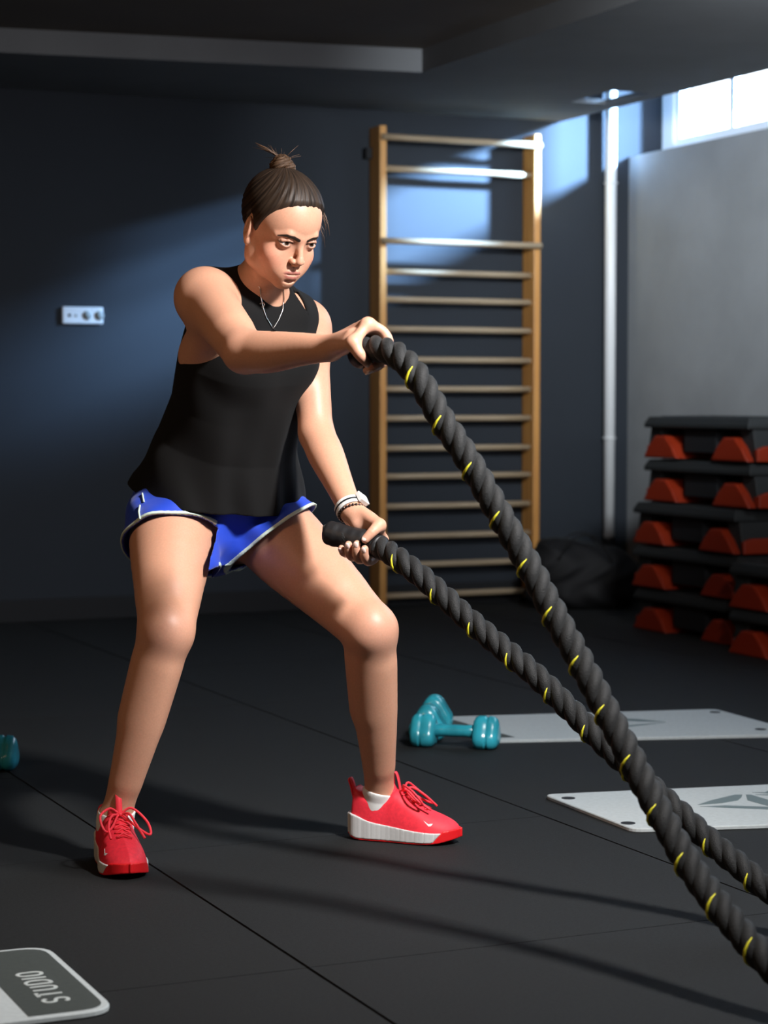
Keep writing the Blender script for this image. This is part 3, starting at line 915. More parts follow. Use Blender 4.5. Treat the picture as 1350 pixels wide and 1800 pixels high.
# --- hands
NAILS = []
def hand(C, A, W, up, thumb_r=.0105, sc=1.0, rr=.0235, seq=(.033, .0115, -.0105, -.0315), phase=0.0, spread=0.0, thumb=(-28, -62, -98), th_t=(.040, .046, .040)):
    """a fist round a bar. C bar centre in the hand, A bar axis (to the thumb side), W wrist, up: side over which fingers pass"""
    A = nrm(A); w = W - C; e2 = nrm(w - A * w.dot(A)); e3 = nrm(np.cross(A, e2))
    if e3.dot(up) < 0: e3 = -e3
    P = lambda t, ang, r: C + A * t + r * (math.cos(math.radians(ang)) * e2 + math.sin(math.radians(ang)) * e3)
    lens = (1.0, 1.06, 1.0, .84)
    for i, t in enumerate(seq):
        fr = (.0098, .0100, .0095, .0083)[i] * sc; R = rr + fr * .92
        L = lens[i]
        a0 = 48 + phase
        mcp = P(t * .96, a0, R + .013); a1 = a0 + 66 * L; a2 = a1 + 62 * L; a3 = a2 + 44 * L
        pip = P(t, a1 - 6, R + .006); dip = P(t * 1.0, a2, R + .001); tip = P(t, a3, R - .0005)
        mid1 = P(t, (a0 + a1) / 2, R + .009); mid2 = P(t, (a1 + a2) / 2, R + .004); mid3 = P(t, (a2 + a3) / 2, R + .0005)
        f = Field()
        f.chain([mcp, mid1, pip, mid2, dip, mid3, tip], [fr * 1.12, fr * 1.0, fr * 1.06, fr * .93, fr * .95, fr * .88, fr * .78], .003)
        ops = f.ops
        lo = np.min([o[2] for o in ops], 0) + CAP; hi = np.max([o[3] for o in ops], 0) - CAP
        B.fn('u', (lambda g: (lambda p: np.minimum(CAP, fe(g, p))))(ops), lo, hi, .0022)
        # metacarpal
        kn = W + A * (t * .55) + e3 * .004
        B.chain([kn, (kn + mcp) / 2 + e3 * .003, mcp], [.0125, .0125, .0120 if i < 3 else .011], .010)
        B.ell(mcp + e3 * .001, (.0115, .0115, .0115), None, .006)
        out = nrm(tip - (C + A * t)); tang = nrm(tip - mid3)
        NAILS.append((tip + out * (fr * .60) - tang * .002, out, tang, A, fr))
    # thumb
    tb = W + A * .016 - e3 * .006
    tm = P(th_t[0], thumb[0], rr + .018); ti = P(th_t[1], thumb[1], rr + .012); tt = P(th_t[2], thumb[2], rr + .0085)
    B.chain([tb, (tb + tm) / 2 + A * .002, tm], [.014, .0150, .0130], .010)
    B.chain([tm, ti, tt], [.0125, .0108, .0088], .004)
    B.chain([tm, P(seq[0], 40 + phase, rr + .020)], [.010, .010], .012)     # web
    B.cone(W, P(-.02, -5, rr + .012), .018, .016, .012)                      # heel of the palm
    B.cone(W, P(.012, 5, rr + .014), .020, .017, .012)
    out = nrm(tt - C - A * (tt - C).dot(A)); NAILS.append((tt + out * .0056, out, nrm(tt - ti), A, .0098))
    return e2, e3
def fe(ops, p):
    F = np.full(p.shape[:-1], CAP)
    for kind, fn, lo, hi, k in ops:
        d = fn(p); h = np.clip(.5 + .5 * (F - d) / k, 0, 1); F = F * (1 - h) + d * h - k * h * (1 - h)
    return F
RC_ = J(641, 620, 3.93); RAx = nrm(V3(.40, -.84, .20))
LC_ = J(632, 951, 4.30); LAx = nrm(J(700, 975, 4.26) - J(555, 935, 4.34))
hand(RC_, RAx, Rw, V3(.1, .5, 1))
hand(LC_, LAx, Lw, V3(.2, 1, .1), seq=(.029, .0105, -.0085, -.0265), thumb=(-30, -66, -104), th_t=(.034, .034, .026))

print('ops', len(B.ops))
import time as _t; _t0 = _t.time()
lo = np.array([min(Ra[0], Rs[0]) - .16, Rw[1] - .14, 0.01]); hi = np.array([max(La[0], RC_[0]) + .26, La[1] + .16, hp(0, 0, .16)[2] + .02])
lo[0] -= .05
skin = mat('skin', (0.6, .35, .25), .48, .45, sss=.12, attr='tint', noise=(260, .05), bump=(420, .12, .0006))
pos, Q = surface(B, lo, hi, .0030)
_d = np.minimum(np.minimum(np.linalg.norm(pos - hp(0, -.05, 0), axis=1) - .12, np.linalg.norm(pos - RC_, axis=1) - .075), np.linalg.norm(pos - LC_, axis=1) - .075)
pos = soften(pos, Q, np.clip(_d / .04, 0, 1))
body = tomesh('body', pos, Q, skin, root)
print('body', len(pos), _t.time() - _t0)
hctr = hp(0, -.05, 0); fctr = hp(0, 0, -.02)
near = lambda c, r: (lambda P: np.linalg.norm(P - c, axis=1) < r)
refine(body, lambda P: near(hctr, .13)(P) | near(RC_ - RAx * .0, .085)(P) | near(LC_, .085)(P), B, .0015)
refine(body, near(hp(0, 0, -.03), .075), B, .0008)
P = verts(body.data)
base = V3(.58, .305, .20)
col = np.tile(base, (len(P), 1))
q = (P - HO) @ HF.T
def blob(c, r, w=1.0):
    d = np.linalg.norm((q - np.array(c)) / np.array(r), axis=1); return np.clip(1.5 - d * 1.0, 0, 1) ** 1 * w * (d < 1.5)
def mixc(cl, m): 
    global col
    col = col * (1 - m[:, None]) + np.array(cl) * m[:, None]
for sg in (-1, 1):
    mixc((.62, .25, .17), blob((sg * .045, -.03, -.035), (.026, .034, .026), .6))  # cheek blush, strengthened to carry the reddish light on the cheek
    mixc((.26, .12, .08), blob((sg * .030, 0, .001), (.020, .02, .011), .6))  # brow shade over the eye sockets, painted into the skin tint
lipm = np.zeros(len(P))
for a in range(6):
    for pts, rad in ((up_, .0052), (lo_, .0056)):
        A0, A1 = np.array(pts[a]), np.array(pts[a + 1]); d = q - A0; h = np.clip(d @ (A1 - A0) / ((A1 - A0) @ (A1 - A0)), 0, 1)
        dd = np.linalg.norm((d - h[:, None] * (A1 - A0)) * np.array((1, .6, 1)), axis=1)
        lipm = np.maximum(lipm, np.clip((rad - dd) / .0016, 0, 1))
mixc((.36, .12, .10), lipm * .85)
brm = np.zeros(len(P))
for sg in (-1, 1):
    bp = [(sg * .011, 0, .0115), (sg * .024, 0, .0160), (sg * .038, 0, .0180), (sg * .050, 0, .0125)]; rw = [.0036, .0040, .0032, .0014]
    for a in range(3):
        A0, A1 = np.array(bp[a])[[0, 2]], np.array(bp[a + 1])[[0, 2]]; d = q[:, [0, 2]] - A0; h = np.clip(d @ (A1 - A0) / ((A1 - A0) @ (A1 - A0)), 0, 1)
        dd = np.linalg.norm(d - h[:, None] * (A1 - A0), axis=1) - (rw[a] + (rw[a + 1] - rw[a]) * h)
        brm = np.maximum(brm, np.clip(.5 - dd / .0014, 0, 1) * (q[:, 1] > -.045))
    # lash line
    for (s0, u0, s1, u1) in ((.018, .0008, .030, .0056), (.030, .0056, .045, .0012)):
        A0, A1 = V3(sg * s0, u0, 0)[:2], V3(sg * s1, u1, 0)[:2]; d = q[:, [0, 2]] - A0; h = np.clip(d @ (A1 - A0) / ((A1 - A0) @ (A1 - A0)), 0, 1)
        dd = np.linalg.norm(d - h[:, None] * (A1 - A0), axis=1)
        brm = np.maximum(brm, np.clip((.0022 - dd) / .0010, 0, 1) * (q[:, 1] > -.03) * .9)
mixc((.022, .014, .010), brm)
kn = np.zeros(len(P))
for c, r in ((Rk + V3(0, -.04, 0), .06), (Lk + V3(.01, -.03, 0), .06), (Re, .05)):
    kn = np.maximum(kn, np.clip(1.2 - np.linalg.norm(P - c, axis=1) / r, 0, 1) * .35)
mixc((.50, .24, .19), kn)
for c in (RC_, LC_):
    mixc((.66, .36, .27), np.clip(1.3 - np.linalg.norm(P - c, axis=1) / .06, 0, 1) * .5)
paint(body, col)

# eyes
eyem = mat('eye', (.8, .8, .8), .12, .5, attr='tint')
gz = nrm(V3(-.10, 1, .36))
for sg in (-1, 1):
    c = V3(sg * .031, -.0125, -.001); mb = MB().ellipsoid((0, 0, 0), (.0128, .0128, .0128), None, 40, 28)
    e = mb.build('eye', eyem, root, True)
    Pv = verts(e.data); dn = Pv / .0128; ca = dn @ gz
    cc = np.tile(V3(.62, .58, .56), (len(Pv), 1)); cc[ca > .86] = (.05, .022, .010); cc[ca > .965] = (.004, .004, .004)
    paint(e, cc); setv(e.data, (HF.T @ (Pv + c).T).T + HO)
# finger nails
nailm = mat('nail', (.80, .58, .52), .2, .5, coat=.4)
for (p, out, tang, A_, fr) in NAILS:
    side = nrm(np.cross(tang, out))
    MB().ellipsoid(p, (fr * .62, .0078, .0032), np.stack([side, tang, out]), 12, 8).build('fingernail', nailm, root, True)

# ------------------------------------------------------------------ hair
def hair_mat(name, c0, c1):
    m = bpy.data.materials.new(name); m.use_nodes = True; nt = m.node_tree; b = nt.nodes['Principled BSDF']
    b.inputs['Roughness'].default_value = .55; b.inputs['Specular IOR Level'].default_value = .3
    a = nt.nodes.new('ShaderNodeAttribute'); a.attribute_name = 'tint'
    mp = nt.nodes.new('ShaderNodeMapping'); mp.inputs['Scale'].default_value = (26, 26, 4)
    n = nt.nodes.new('ShaderNodeTexNoise'); n.inputs['Scale'].default_value = 1.0; n.inputs['Detail'].default_value = 3
    nt.links.new(a.outputs['Vector'], mp.inputs['Vector']); nt.links.new(mp.outputs[0], n.inputs['Vector'])
    r = nt.nodes.new('ShaderNodeValToRGB'); r.color_ramp.elements[0].position = .35; r.color_ramp.elements[1].position = .7
    r.color_ramp.elements[0].color = (*c0, 1); r.color_ramp.elements[1].color = (*c1, 1)
    nt.links.new(n.outputs['Fac'], r.inputs[0]); nt.links.new(r.outputs[0], b.inputs['Base Color'])
    bp = nt.nodes.new('ShaderNodeBump'); bp.inputs['Strength'].default_value = .6; bp.inputs['Distance'].default_value = .0015
    nt.links.new(n.outputs['Fac'], bp.inputs['Height']); nt.links.new(bp.outputs[0], b.inputs['Normal'])
    return m
hairm = hair_mat('dark_brown_hair', (.010, .006, .004), (.042, .025, .015))
knot = hp(0, -.128, .118)      # root of the bun
Hr = Field()
def hair_cap(p):
    q = (p - HO) @ HF.T
    s, f, u = q[..., 0], q[..., 1], q[..., 2]
    ax = q - V3(0, -.128, .118); dist = np.linalg.norm(ax, axis=-1)
    ang = np.arctan2(ax[..., 0], -(ax[..., 2]) * .6 + (ax[..., 1]) * .8)
    gv = (.0010 * np.sin(ang * 46 + 2 * np.sin(dist * 60)) + .0004 * np.sin(ang * 91 + 3)) * .6 * np.clip(dist / .06, 0, 1)
    c = q - V3(0, -.090, .038); r = V3(.0775, .098, .088)
    k0 = np.linalg.norm(c / r, axis=-1); k1 = np.linalg.norm(c / (r * r), axis=-1); d1 = k0 * (k0 - 1) / (k1 + 1e-9)
    c = q - V3(0, -.066, .040); r = V3(.0715, .068, .072)
    k0 = np.linalg.norm(c / r, axis=-1); k1 = np.linalg.norm(c / (r * r), axis=-1); d2 = k0 * (k0 - 1) / (k1 + 1e-9)
    h = np.clip(.5 + .5 * (d1 - d2) / .015, 0, 1); d = d1 * (1 - h) + d2 * h - .015 * h * (1 - h)
    d = d - gv
    jag = .0016 * np.sin(s * 700 + u * 300) * np.sin(u * 420) + .0020 * np.sin(f * 800 + s * 500) + .0022 * np.sin(s * 330 + 1)
    lim = np.interp(f, [-.20, -.125, -.108, -.102, -.092, -.080, -.072, -.064, -.054, -.042, -.026, -.010, .01], [-.062, -.052, -.040, .004, .0235, .018, -.020, -.004, .014, .036, .058, .072, .078])
    d = d + .0085 * np.clip(1 - (u - lim) / .022, 0, 1) ** 1.5
    return np.maximum(d, (lim - u) * .6 + jag)
Hr.fn('u', hair_cap, hp(0, -.09, .04) - .13, hp(0, -.09, .04) + .13, .0)
hair = sdf_obj('hair', Hr, hp(0, -.09, .04) - .135, hp(0, -.09, .04) + .135, .0022, hairm, root, 2)
def flow(o):
    q = (verts(o.data) - HO) @ HF.T; ax = q - V3(0, -.128, .118); dist = np.linalg.norm(ax, axis=1)
    ang = np.arctan2(ax[:, 0], -(ax[:, 2]) * .6 + (ax[:, 1]) * .8)
    paint(o, np.stack([np.cos(ang), np.sin(ang), dist * 3], 1))
flow(hair)
# bun: coiled strand rings around the knot
bun = Field(); bax = nrm(HF.T @ V3(0, -.45, .9)); b1 = nrm(np.cross(bax, HF[0])); b2 = np.cross(bax, b1)
for rr_, hh, tr in ((.017, .001, .0105), (.011, .010, .0095), (.003, .014, .009)):
    pts = [knot + bax * (hh + .003 * math.sin(a * 3)) + rr_ * (math.cos(a) * b1 + math.sin(a) * b2) for a in np.linspace(0, 2 * math.pi, 13)]
    bun.chain(pts, [tr * (1 + .12 * math.sin(i * 2.1)) for i in range(13)], .003)
def bung(p):
    r = p - knot; a = np.arctan2(r @ b1, r @ b2); return .0009 * np.sin(a * 7 + (r @ bax) * 900)
bun.fn('d', bung, knot - .05, knot + .05)
hb = sdf_obj('hair_bun', bun, knot - .055, knot + .06, .0018, hair_mat('bun_hair', (.020, .011, .007), (.12, .065, .033)), root, 2)
flow(hb)
fly = MB(); rg = random.Random(3)
for i in range(16):
    a = rg.uniform(0, 6.28); d0 = nrm(bax * rg.uniform(.3, 1.2) + b1 * math.cos(a) + b2 * math.sin(a)); L = rg.uniform(.015, .032)
    p0 = knot + bax * .012 + d0 * .012
    bend = V3(rg.uniform(-.3, .3), 0, rg.uniform(-.3, .3))
    fly.tube([p0, p0 + d0 * L * .5, p0 + (d0 + bend * .6) * L], [.0004, .00035, .0002], 4)
tl = nrm(V3(-.8, .1, .42))
for i in range(26):   # tuft of loose ends to the left
    d0 = nrm(tl + V3(rg.uniform(-.18, .18), rg.uniform(-.2, .2), rg.uniform(-.14, .14))); L = rg.uniform(.03, .062)
    p0 = knot + bax * .016 + tl * .010
    fly.tube([p0, p0 + d0 * L * .5 + V3(0, 0, .004), p0 + d0 * L], [.0006, .0005, .0002], 4)
for i in range(14):   # wisps by her left temple
    p0 = hp(.066, -.045 + rg.uniform(-.012, .012), .045 + rg.uniform(-.02, .02)); d0 = HF.T @ nrm(V3(.35, .55 + rg.uniform(-.2, .2), -1.0))
    fly.tube([p0, p0 + d0 * .018 + HF.T @ V3(.004, .002, 0), p0 + d0 * rg.uniform(.028, .045)], [.0005, .0004, .0002], 4)
tag(fly.build('loose_hair', mat('loose_hair', (.13, .075, .045), .4, .5), root, True), kind='stuff')
# ================================================================== CLOTHES
clothk = mat('black_cotton_jersey', (.0052, .0052, .0054), .85, .18, bump=(900, .2, .0006), sheen=.03)
# ---- tank top
def wr(p):
    """fold relief of the loose jersey"""
    q = p - TB; t = (q @ tax) / TL; s = q @ cs; f = q @ cf
    w = np.clip(.75 - t, 0, .5) * 2
    return -w * (.0050 * np.sin(s * 48 + t * 6 + 1.3 * np.sin(t * 8 + 1)) + .0030 * np.sin(s * 95 + t * 14 + 2 * np.sin(t * 6)) + .0030 * np.sin((s + f) * 22 + t * 12))
tank_st = [(-.04, .203, .168, 24, .012, -.020), (.06, .197, .166, 24, .012, -.017), (.20, .184, .150, 26, .006, -.012), (.40, .158, .124, 32, .004, -.002), (.55, .152, .120, 38, .006, 0),
           (.72, .158, .122, 42, .004, 0), (.85, .152, .106, 43, -.003, 0), (.94, .120, .082, 43, -.008, 0), (1.0, .070, .064, 43, -.01, 0)]
def tank_field(off, k=0):
    T = Field()
    st = [(t, a + off, b + off, y, o, w) for t, a, b, y, o, w in tank_st]
    l = loft(TB, TT, st)
    T.fn('u', l[0], l[1], l[2], 0)
    for sg in (-1, 1): T.ell(tp(.70, sg * .060, .078), np.array((.070, .062, .072)) + off, CHF, .035)
    T.chain([tp(.99, 0, -.02), Rs + V3(.01, .02, .014)], [.050 + off, .049 + off], .04)
    T.chain([tp(.99, 0, -.02), Ls + V3(-.01, .0, .014)], [.050 + off, .047 + off], .04)
    T.chain([tp(.9, -.07, .035), Rs], [.045 + off, .043 + off], .04)
    T.chain([tp(.9, .07, .035), Ls], [.045 + off, .043 + off], .04)
    T.ell(Lh + V3(-.005, -.015, .035), np.array((.112, .125, .10)) + off, None, .05)
    T.fn('d', wr, TB - .5, TT + .5)
    return T
T = tank_field(0)
Tin = tank_field(-.008)
BIG = 9.0
# neck opening
nax = nrm(nk1 - nk0)
def neckcut(p):
    c = tp(1.0, 0, .012); q = p - c; h = q @ nrm(tax + cf * .25); r = q - h[..., None] * nrm(tax + cf * .25)
    return np.maximum(np.linalg.norm(r * 1.0, axis=-1) - .057, -(h + .045))
T.fn('s', neckcut, tp(1, 0, 0) - .14, tp(1, 0, 0) + .14, .004)
# armholes
ra_ = nrm(Re - Rs)
T.ell(Rs + ra_ * .02 - cs * .052 + cf * .016 + V3(0, 0, .018), (.072, .056, .086), CHF, .004, 's')
T.cone(Rs - cs * .035 + V3(0, 0, .0), Rs + ra_ * .18 - cs * .03, .058, .048, .004, 's')
la_ = nrm(Le - Ls)
T.ell(Ls + la_ * .02 + cs * .030, (.052, .080, .095), CHF, .004, 's')
# sliver of skin between the front panel and the left strap
tri = [on_ray(T, a_, b_, 4.2, 4.9) for a_, b_ in ((518, 514), (527, 517), (541, 551))]
print('TRI', tri)
if all(p is not None for p in tri):
    t2 = [((p - TB) @ cs, (p - TB) @ tax) for p in tri]; c0_ = sum(tri) / 3
    def sliver(p):
        x, y = (p - TB) @ cs, (p - TB) @ tax; d = np.full(x.shape, -9.0)
        sgn = np.sign((t2[1][0] - t2[0][0]) * (t2[2][1] - t2[0][1]) - (t2[1][1] - t2[0][1]) * (t2[2][0] - t2[0][0]))
        for i in range(3):
            (x0, y0), (x1, y1) = t2[i], t2[(i + 1) % 3]; L = math.hypot(x1 - x0, y1 - y0)
            d = np.maximum(d, -sgn * ((x1 - x0) * (y - y0) - (y1 - y0) * (x - x0)) / L)
        return np.maximum(d - .001, -((p - c0_) @ cf + .03))
    T.fn('s', sliver, c0_ - .06, c0_ + .06, .001)
# hem plane from the photo: left (232,855) / front (420,905) / right (520,895)
h0, h1, h2 = J(236, 852, 4.66), J(400, 903, 4.52), J(520, 893, 4.66)
hn = nrm(np.cross(h1 - h0, h2 - h0)); hn = hn if hn[2] < 0 else -hn
T.plane(h1, hn, TB - .4, TT + .4, .001)
# hollow below: cavity so the hem stands off the hips
def cav(p):
    return np.maximum(Tin(p.reshape(-1, 3)).reshape(p.shape[:-1]), ((p - h1) @ hn) * -1 - .07)
T.fn('s', cav, h1 - .35, h1 + .3, 0)
tank = sdf_obj('tank_top', T, TB - V3(.34, .36, .12), TT + V3(.34, .34, .12), .0036, clothk, root, 2)
# neck ribbing
C_all = Field(); C_all.fn('u', lambda p: np.minimum(B(p.reshape(-1,3)).reshape(p.shape[:-1]), T(p.reshape(-1,3)).reshape(p.shape[:-1])), V3(-2,-2,-1), V3(2,2,3))

# ---- shorts
blue = mat('royal_blue_running_shorts', (.012, .055, .52), .55, .4, bump=(700, .15, .0005), sheen=.15)
piping = mat('pale_green_piping', (.55, .68, .60), .6, .4)
rax = nrm(Rk - Rh); lax = nrm(Lk - Lh)
rc = Rh + rax * .105; rn = nrm(rax + V3(.05, .22, 0))
lc = J(464, 950, 4.60); ln = nrm(V3(.60, -.14, -.79))
SPp = J(374, 945, 4.6); SPn = nrm(V3(1, 0, -.15))
def shorts_field(off):
    S = Field()
    st = [(t, a + .010 + off, b + .012 + off, y, o) for t, a, b, y, o in [(0.0, .130, .105, 22, 0), (.10, .166, .118, 22, -.005), (.24, .161, .114, 25, 0), (.36, .14, .10, 28, 0)]]
    l = loft(TB, TT, st); S.fn('u', l[0], l[1], l[2], 0)
    for sg in (-1, 1): S.ell(Hm + yawf(22)[0] * sg * .07 - yawf(22)[1] * .07 + V3(0, 0, -.03), np.array((.085, .085, .095)) + .012 + off, None, .04)
    S.chain([Rh, Rh + (Rk - Rh) * .22, Rh + (Rk - Rh) * .5], [.097 + off, .107 + off, .107 + off], .03)
    S.chain([Lh, Lh + (Lk - Lh) * .22, Lh + (Lk - Lh) * .45], [.097 + off, .109 + off, .110 + off], .03)
    S.ell(Hm + V3(.0, .0, -.085), np.array((.075, .09, .06)) + off, None, .03)
    S.fn('d', lambda p: -.0022 * np.sin((p - Hm) @ V3(60, 20, 70)) - .0022 * np.sin((p - Hm) @ V3(-50, 30, 60) + 1), Hm - .4, Hm + .4)
    return S
def legcut(S, o=0.0):
    lo_, hi_ = Hm - .5, Hm + .5
    mid = Hm[0] + .005
    def rcut(p):  # remove beyond the right hem, on the right-leg side only
        return np.maximum(-((p - rc) @ rn - o), (p - SPp) @ SPn - .012)
    def lcut(p):
        return np.maximum(-((p - lc) @ ln - o), -((p - SPp) @ SPn) + .0)
    S.fn('s', rcut, lo_, hi_, .001); S.fn('s', lcut, lo_, hi_, .001)
    return S
S = legcut(shorts_field(0))
Si = shorts_field(-.007)
def scav(p):
    qq = p.reshape(-1, 3)
    inn = Si(qq).reshape(p.shape[:-1])
    d = np.minimum(np.abs((p - rc) @ rn), np.abs((p - lc) @ ln)) - .04
    return np.maximum(inn, d)
S.fn('s', scav, Hm - .5, Hm + .5, 0)
S.plane(tp(.30), tax, Hm - .5, Hm + .5, .002)
shorts = sdf_obj('shorts', S, Hm - V3(.27, .30, .30), Hm + V3(.27, .27, .22), .0036, blue, root, 2)
for side in (0, 1):
    Tr = shorts_field(.0016); c_, n_ = ((rc, rn), (lc, ln))[side]
    Tr2 = Field()
    def trf(p, c_=c_, n_=n_, side=side, Tr=Tr):
        qq = p.reshape(-1, 3); f = Tr(qq).reshape(p.shape[:-1])
        band = np.abs((p - c_) @ n_ + .0036) - .0038
        sd = (p - SPp) @ SPn
        sd = sd - .010 if side == 0 else -((p - J(391, 1005, 4.6))[..., 0])
        return np.maximum(np.maximum(f, band), np.maximum(sd, -(f + .006)))
    Tr2.fn('u', trf, Hm - .5, Hm + .5)
    sdf_obj('hem_piping', Tr2, Hm - V3(.27, .30, .30), Hm + V3(.27, .27, .22), .0026, piping, root, 1)
# side seam piping (outer right hip): notch and vertical run seen at the photo's left
Sf = shorts_field(.002)
def drape(F_, pix, d0, d1, back=.001):
    out = []
    for a, b in pix:
        p = on_ray(F_, a, b, d0, d1)
        if p is not None: out.append(p - nrm(np.array(ray(a, b))) * back)
    return out
def densify(pix, n=6):
    return [tuple(np.array(pix[i]) + (np.array(pix[i + 1]) - np.array(pix[i])) * k / n) for i in range(len(pix) - 1) for k in range(n)] + [pix[-1]]
for pix in ([(246, 888), (244, 900), (246, 912)], [(250, 867), (253, 882)]):
    pts = drape(Sf, densify(pix), 4.2, 4.9)
    if len(pts) > 2: MB().tube(pts, .0022, 6).build('side_piping', piping, root, True)

# ------------------------------------------------------------------ shoes
coral = mat('coral_knit_upper', (.86, .030, .055), .6, .4, noise=(140, .10), bump=(700, .25, .0006))
coral2 = mat('coral_lace', (.90, .045, .070), .6, .4)
redsole = mat('red_rubber_outsole', (.75, .010, .015), .45, .5)
midsole = mat('pale_foam_midsole', (.60, .62, .62), .6, .4, bump=(120, .2, .001))
sockm = mat('white_sock', (.72, .73, .72), .9, .2, bump=(600, .3, .0006))
_p = catmull([(-.072, .0, 0), (-.068, .016, 0), (-.055, .028, 0), (-.02, .034, 0), (.03, .034, 0), (.08, .040, 0), (.12, .0435, 0), (.15, .0395, 0), (.170, .0315, 0), (.184, .022, 0), (.1935, .0115, 0), (.198, .0, 0)], 8)
OX = np.array([q[0] for q in _p]); OW = np.array([q[1] for q in _p])
def sm(x, xs, ys):
    c = catmull([(a, b, 0) for a, b in zip(xs, ys)], 6); return np.interp(x, [q[0] for q in c], [q[1] for q in c])
def outline(x, k=1.0, side=0):
    return np.interp(x, OX, OW) * k * 1.06
def shoe(org, head, mirror):
    """parts of one shoe directly under the person; org on the floor under the ankle"""
    h = nrm(V3(head[0], head[1], 0)); l = V3(-h[1], h[0], 0) * mirror
    FR = np.stack([h, l, V3(0, 0, 1)])
    tow = lambda q: org + (np.asarray(q) * V3(.94, 1.02, 1.0)) @ FR
    def add(o):
        Pv = verts(o.data); setv(o.data, tow(Pv))
        if mirror < 0: o.data.flip_normals()
        return o
    e = bpy.data.objects.new('training_shoe', None); COL.objects.link(e); e.parent = root; e.empty_display_size = .05
    soft = lambda x: x
    def side(p, grow=0.0):
        x = p[..., 0]; c = .004 * np.sin((x + .07) * 12)     # slight inward curve
        return np.abs(p[..., 1] - c) - (outline(np.clip(x, -.070, .199)) + grow)
    def sole_top(x): return sm(x, [-.075, -.05, -.01, .05, .11, .16, .2], [.058, .054, .042, .034, .028, .026, .030])
    def sole_bot(x): return sm(x, [-.075, -.055, -.03, .10, .15, .2], [.010, .003, .0, .0, .003, .014])
    def box2(p, lo, hi, grow):
        z = p[..., 2]; x = p[..., 0]
        d1 = side(p, grow); d1 = d1 * .9
        ex = np.maximum(-.071 - grow - x, x - .198 - grow)
        flare = np.interp(x, [-.08, -.03, .02], [.006, .0, .0])
        return np.maximum(np.maximum(d1 - flare, ex), np.maximum(z - hi, lo - z))
    So = Field(); So.fn('u', lambda p: box2(p, sole_bot(p[..., 0]) + .003, sole_top(p[..., 0]), .003) , V3(-.08, -.06, -.01), V3(.21, .06, .08))
    def rib(p):
        x = p[..., 0]; return .0007 * (np.sin(x * 520) > .96)
    So.fn('d', rib, V3(-.08, -.06, 0), V3(.21, .06, .08))
    def notfront(p): return p[..., 0] - (.150 + (p[..., 2] - .012) * .9)
    Sm = So.copy(); Sm.fn('i', notfront, V3(-.08, -.06, 0), V3(.21, .06, .08), .001)
    add(sdf_obj('midsole', Sm, (-.09, -.065, -.004), (.215, .065, .08), .0022, midsole, e, 1))
    Sr = Field(); Sr.fn('u', lambda p: np.minimum(box2(p, sole_bot(p[..., 0]), sole_bot(p[..., 0]) + .0045, .002), np.maximum(box2(p, sole_bot(p[..., 0]), sole_top(p[..., 0]) + .004 * (p[..., 0] > .15), .0035), -notfront(p))), V3(-.08, -.06, -.01), V3(.21, .06, .08))
    # red pods showing through the midsole's lower edge
    for xx in (.022, .038): Sr.ell((xx, .036, .004), (.010, .006, .006), None, .002); Sr.ell((xx, -.036, .004), (.010, .006, .006), None, .002)
    add(sdf_obj('outsole', Sr, (-.09, -.065, -.004), (.215, .065, .08), .0022, redsole, e, 1))
    U = Field()
    def up(p):
        x, z = p[..., 0], p[..., 2]
        top = sm(x, [-.08, -.06, -.045, -.015, .02, .045, .075, .12, .16, .185, .2], [.105, .112, .104, .090, .094, .108, .092, .070, .055, .043, .030])
        base_w = outline(np.clip(x, -.066, .195)) ; hgt = np.clip((z - .015) / (top - .015), 0, 1.2)
        w = base_w * (1 - np.interp(x, [.0, .05], [.10, .42]) * hgt ** 1.9) + .001
        c = .004 * np.sin((x + .07) * 12)
        dy = np.abs(p[..., 1] - c) - w
        dz = z - top - .004 + .35 * np.abs(p[..., 1] - c) ** 1.0 * np.interp(x, [-.02, .05, .2], [0, .8, .9])
        lean = (z - .03) * .12
        dx = np.maximum(-.066 - x + lean, x - .195)
        k = .016; a, b_ = dy, dz
        hh = np.clip(.5 - .5 * (a - b_) / k, 0, 1); r = a * (1 - hh) + b_ * hh + k * hh * (1 - hh)
        return np.maximum(np.maximum(r, dx), .012 - z) * .8
    U.fn('u', up, V3(-.08, -.06, 0), V3(.21, .06, .13))
    U.cone((-.006, 0, .088), (-.018, 0, .20), .0305, .043, .004, 's')
    U.ell((.010, 0, .118), (.030, .034, .026), None, .004, 's')
    Uo = sdf_obj('upper', U, (-.085, -.065, 0), (.215, .065, .135), .0022, coral, e, 1); 
    def ztop(x, y):
        z = .13
        zz = np.linspace(.13, .02, 120); Pq = np.stack([np.full(120, x), np.full(120, y), zz], 1)
        f = U(Pq); j = np.nonzero(f < 0)[0]
        return zz[j[0]] if len(j) else .03
    add(Uo)
    # tongue with pull loop
    Tg = Field()
    Tg.chain([(.062, 0, .086), (.040, 0, .112), (.030, 0, .130)], [.012, .011, .007], .008)
    Tg.fn('d', lambda p: 0 * p[..., 0], V3(0, 0, 0), V3(0, 0, 0))
    tg = MB()
    rows = [(.068, .084, .017), (.052, .100, .020), (.040, .116, .020), (.033, .128, .017)]
    vs = []
    for x, z, w in rows:
        for k in range(7):
            y = w * (k / 3 - 1); vs.append((x - (y / w) ** 2 * .010, y, z - (y / w) ** 2 * .004))
    for x, z, w in rows:
        for k in range(7):
            y = w * (k / 3 - 1); vs.append((x - .006 - (y / w) ** 2 * .010, y, z - .003 - (y / w) ** 2 * .004))
    fs = []
    for i in range(3):
        for k in range(6):
            a = i * 7 + k; fs += [(a, a + 1, a + 8, a + 7), (a + 28, a + 35, a + 36, a + 29)]
    for k in range(6): fs += [(k, k + 28, k + 29, k + 1), (21 + k, 22 + k, 50 + k, 49 + k)]
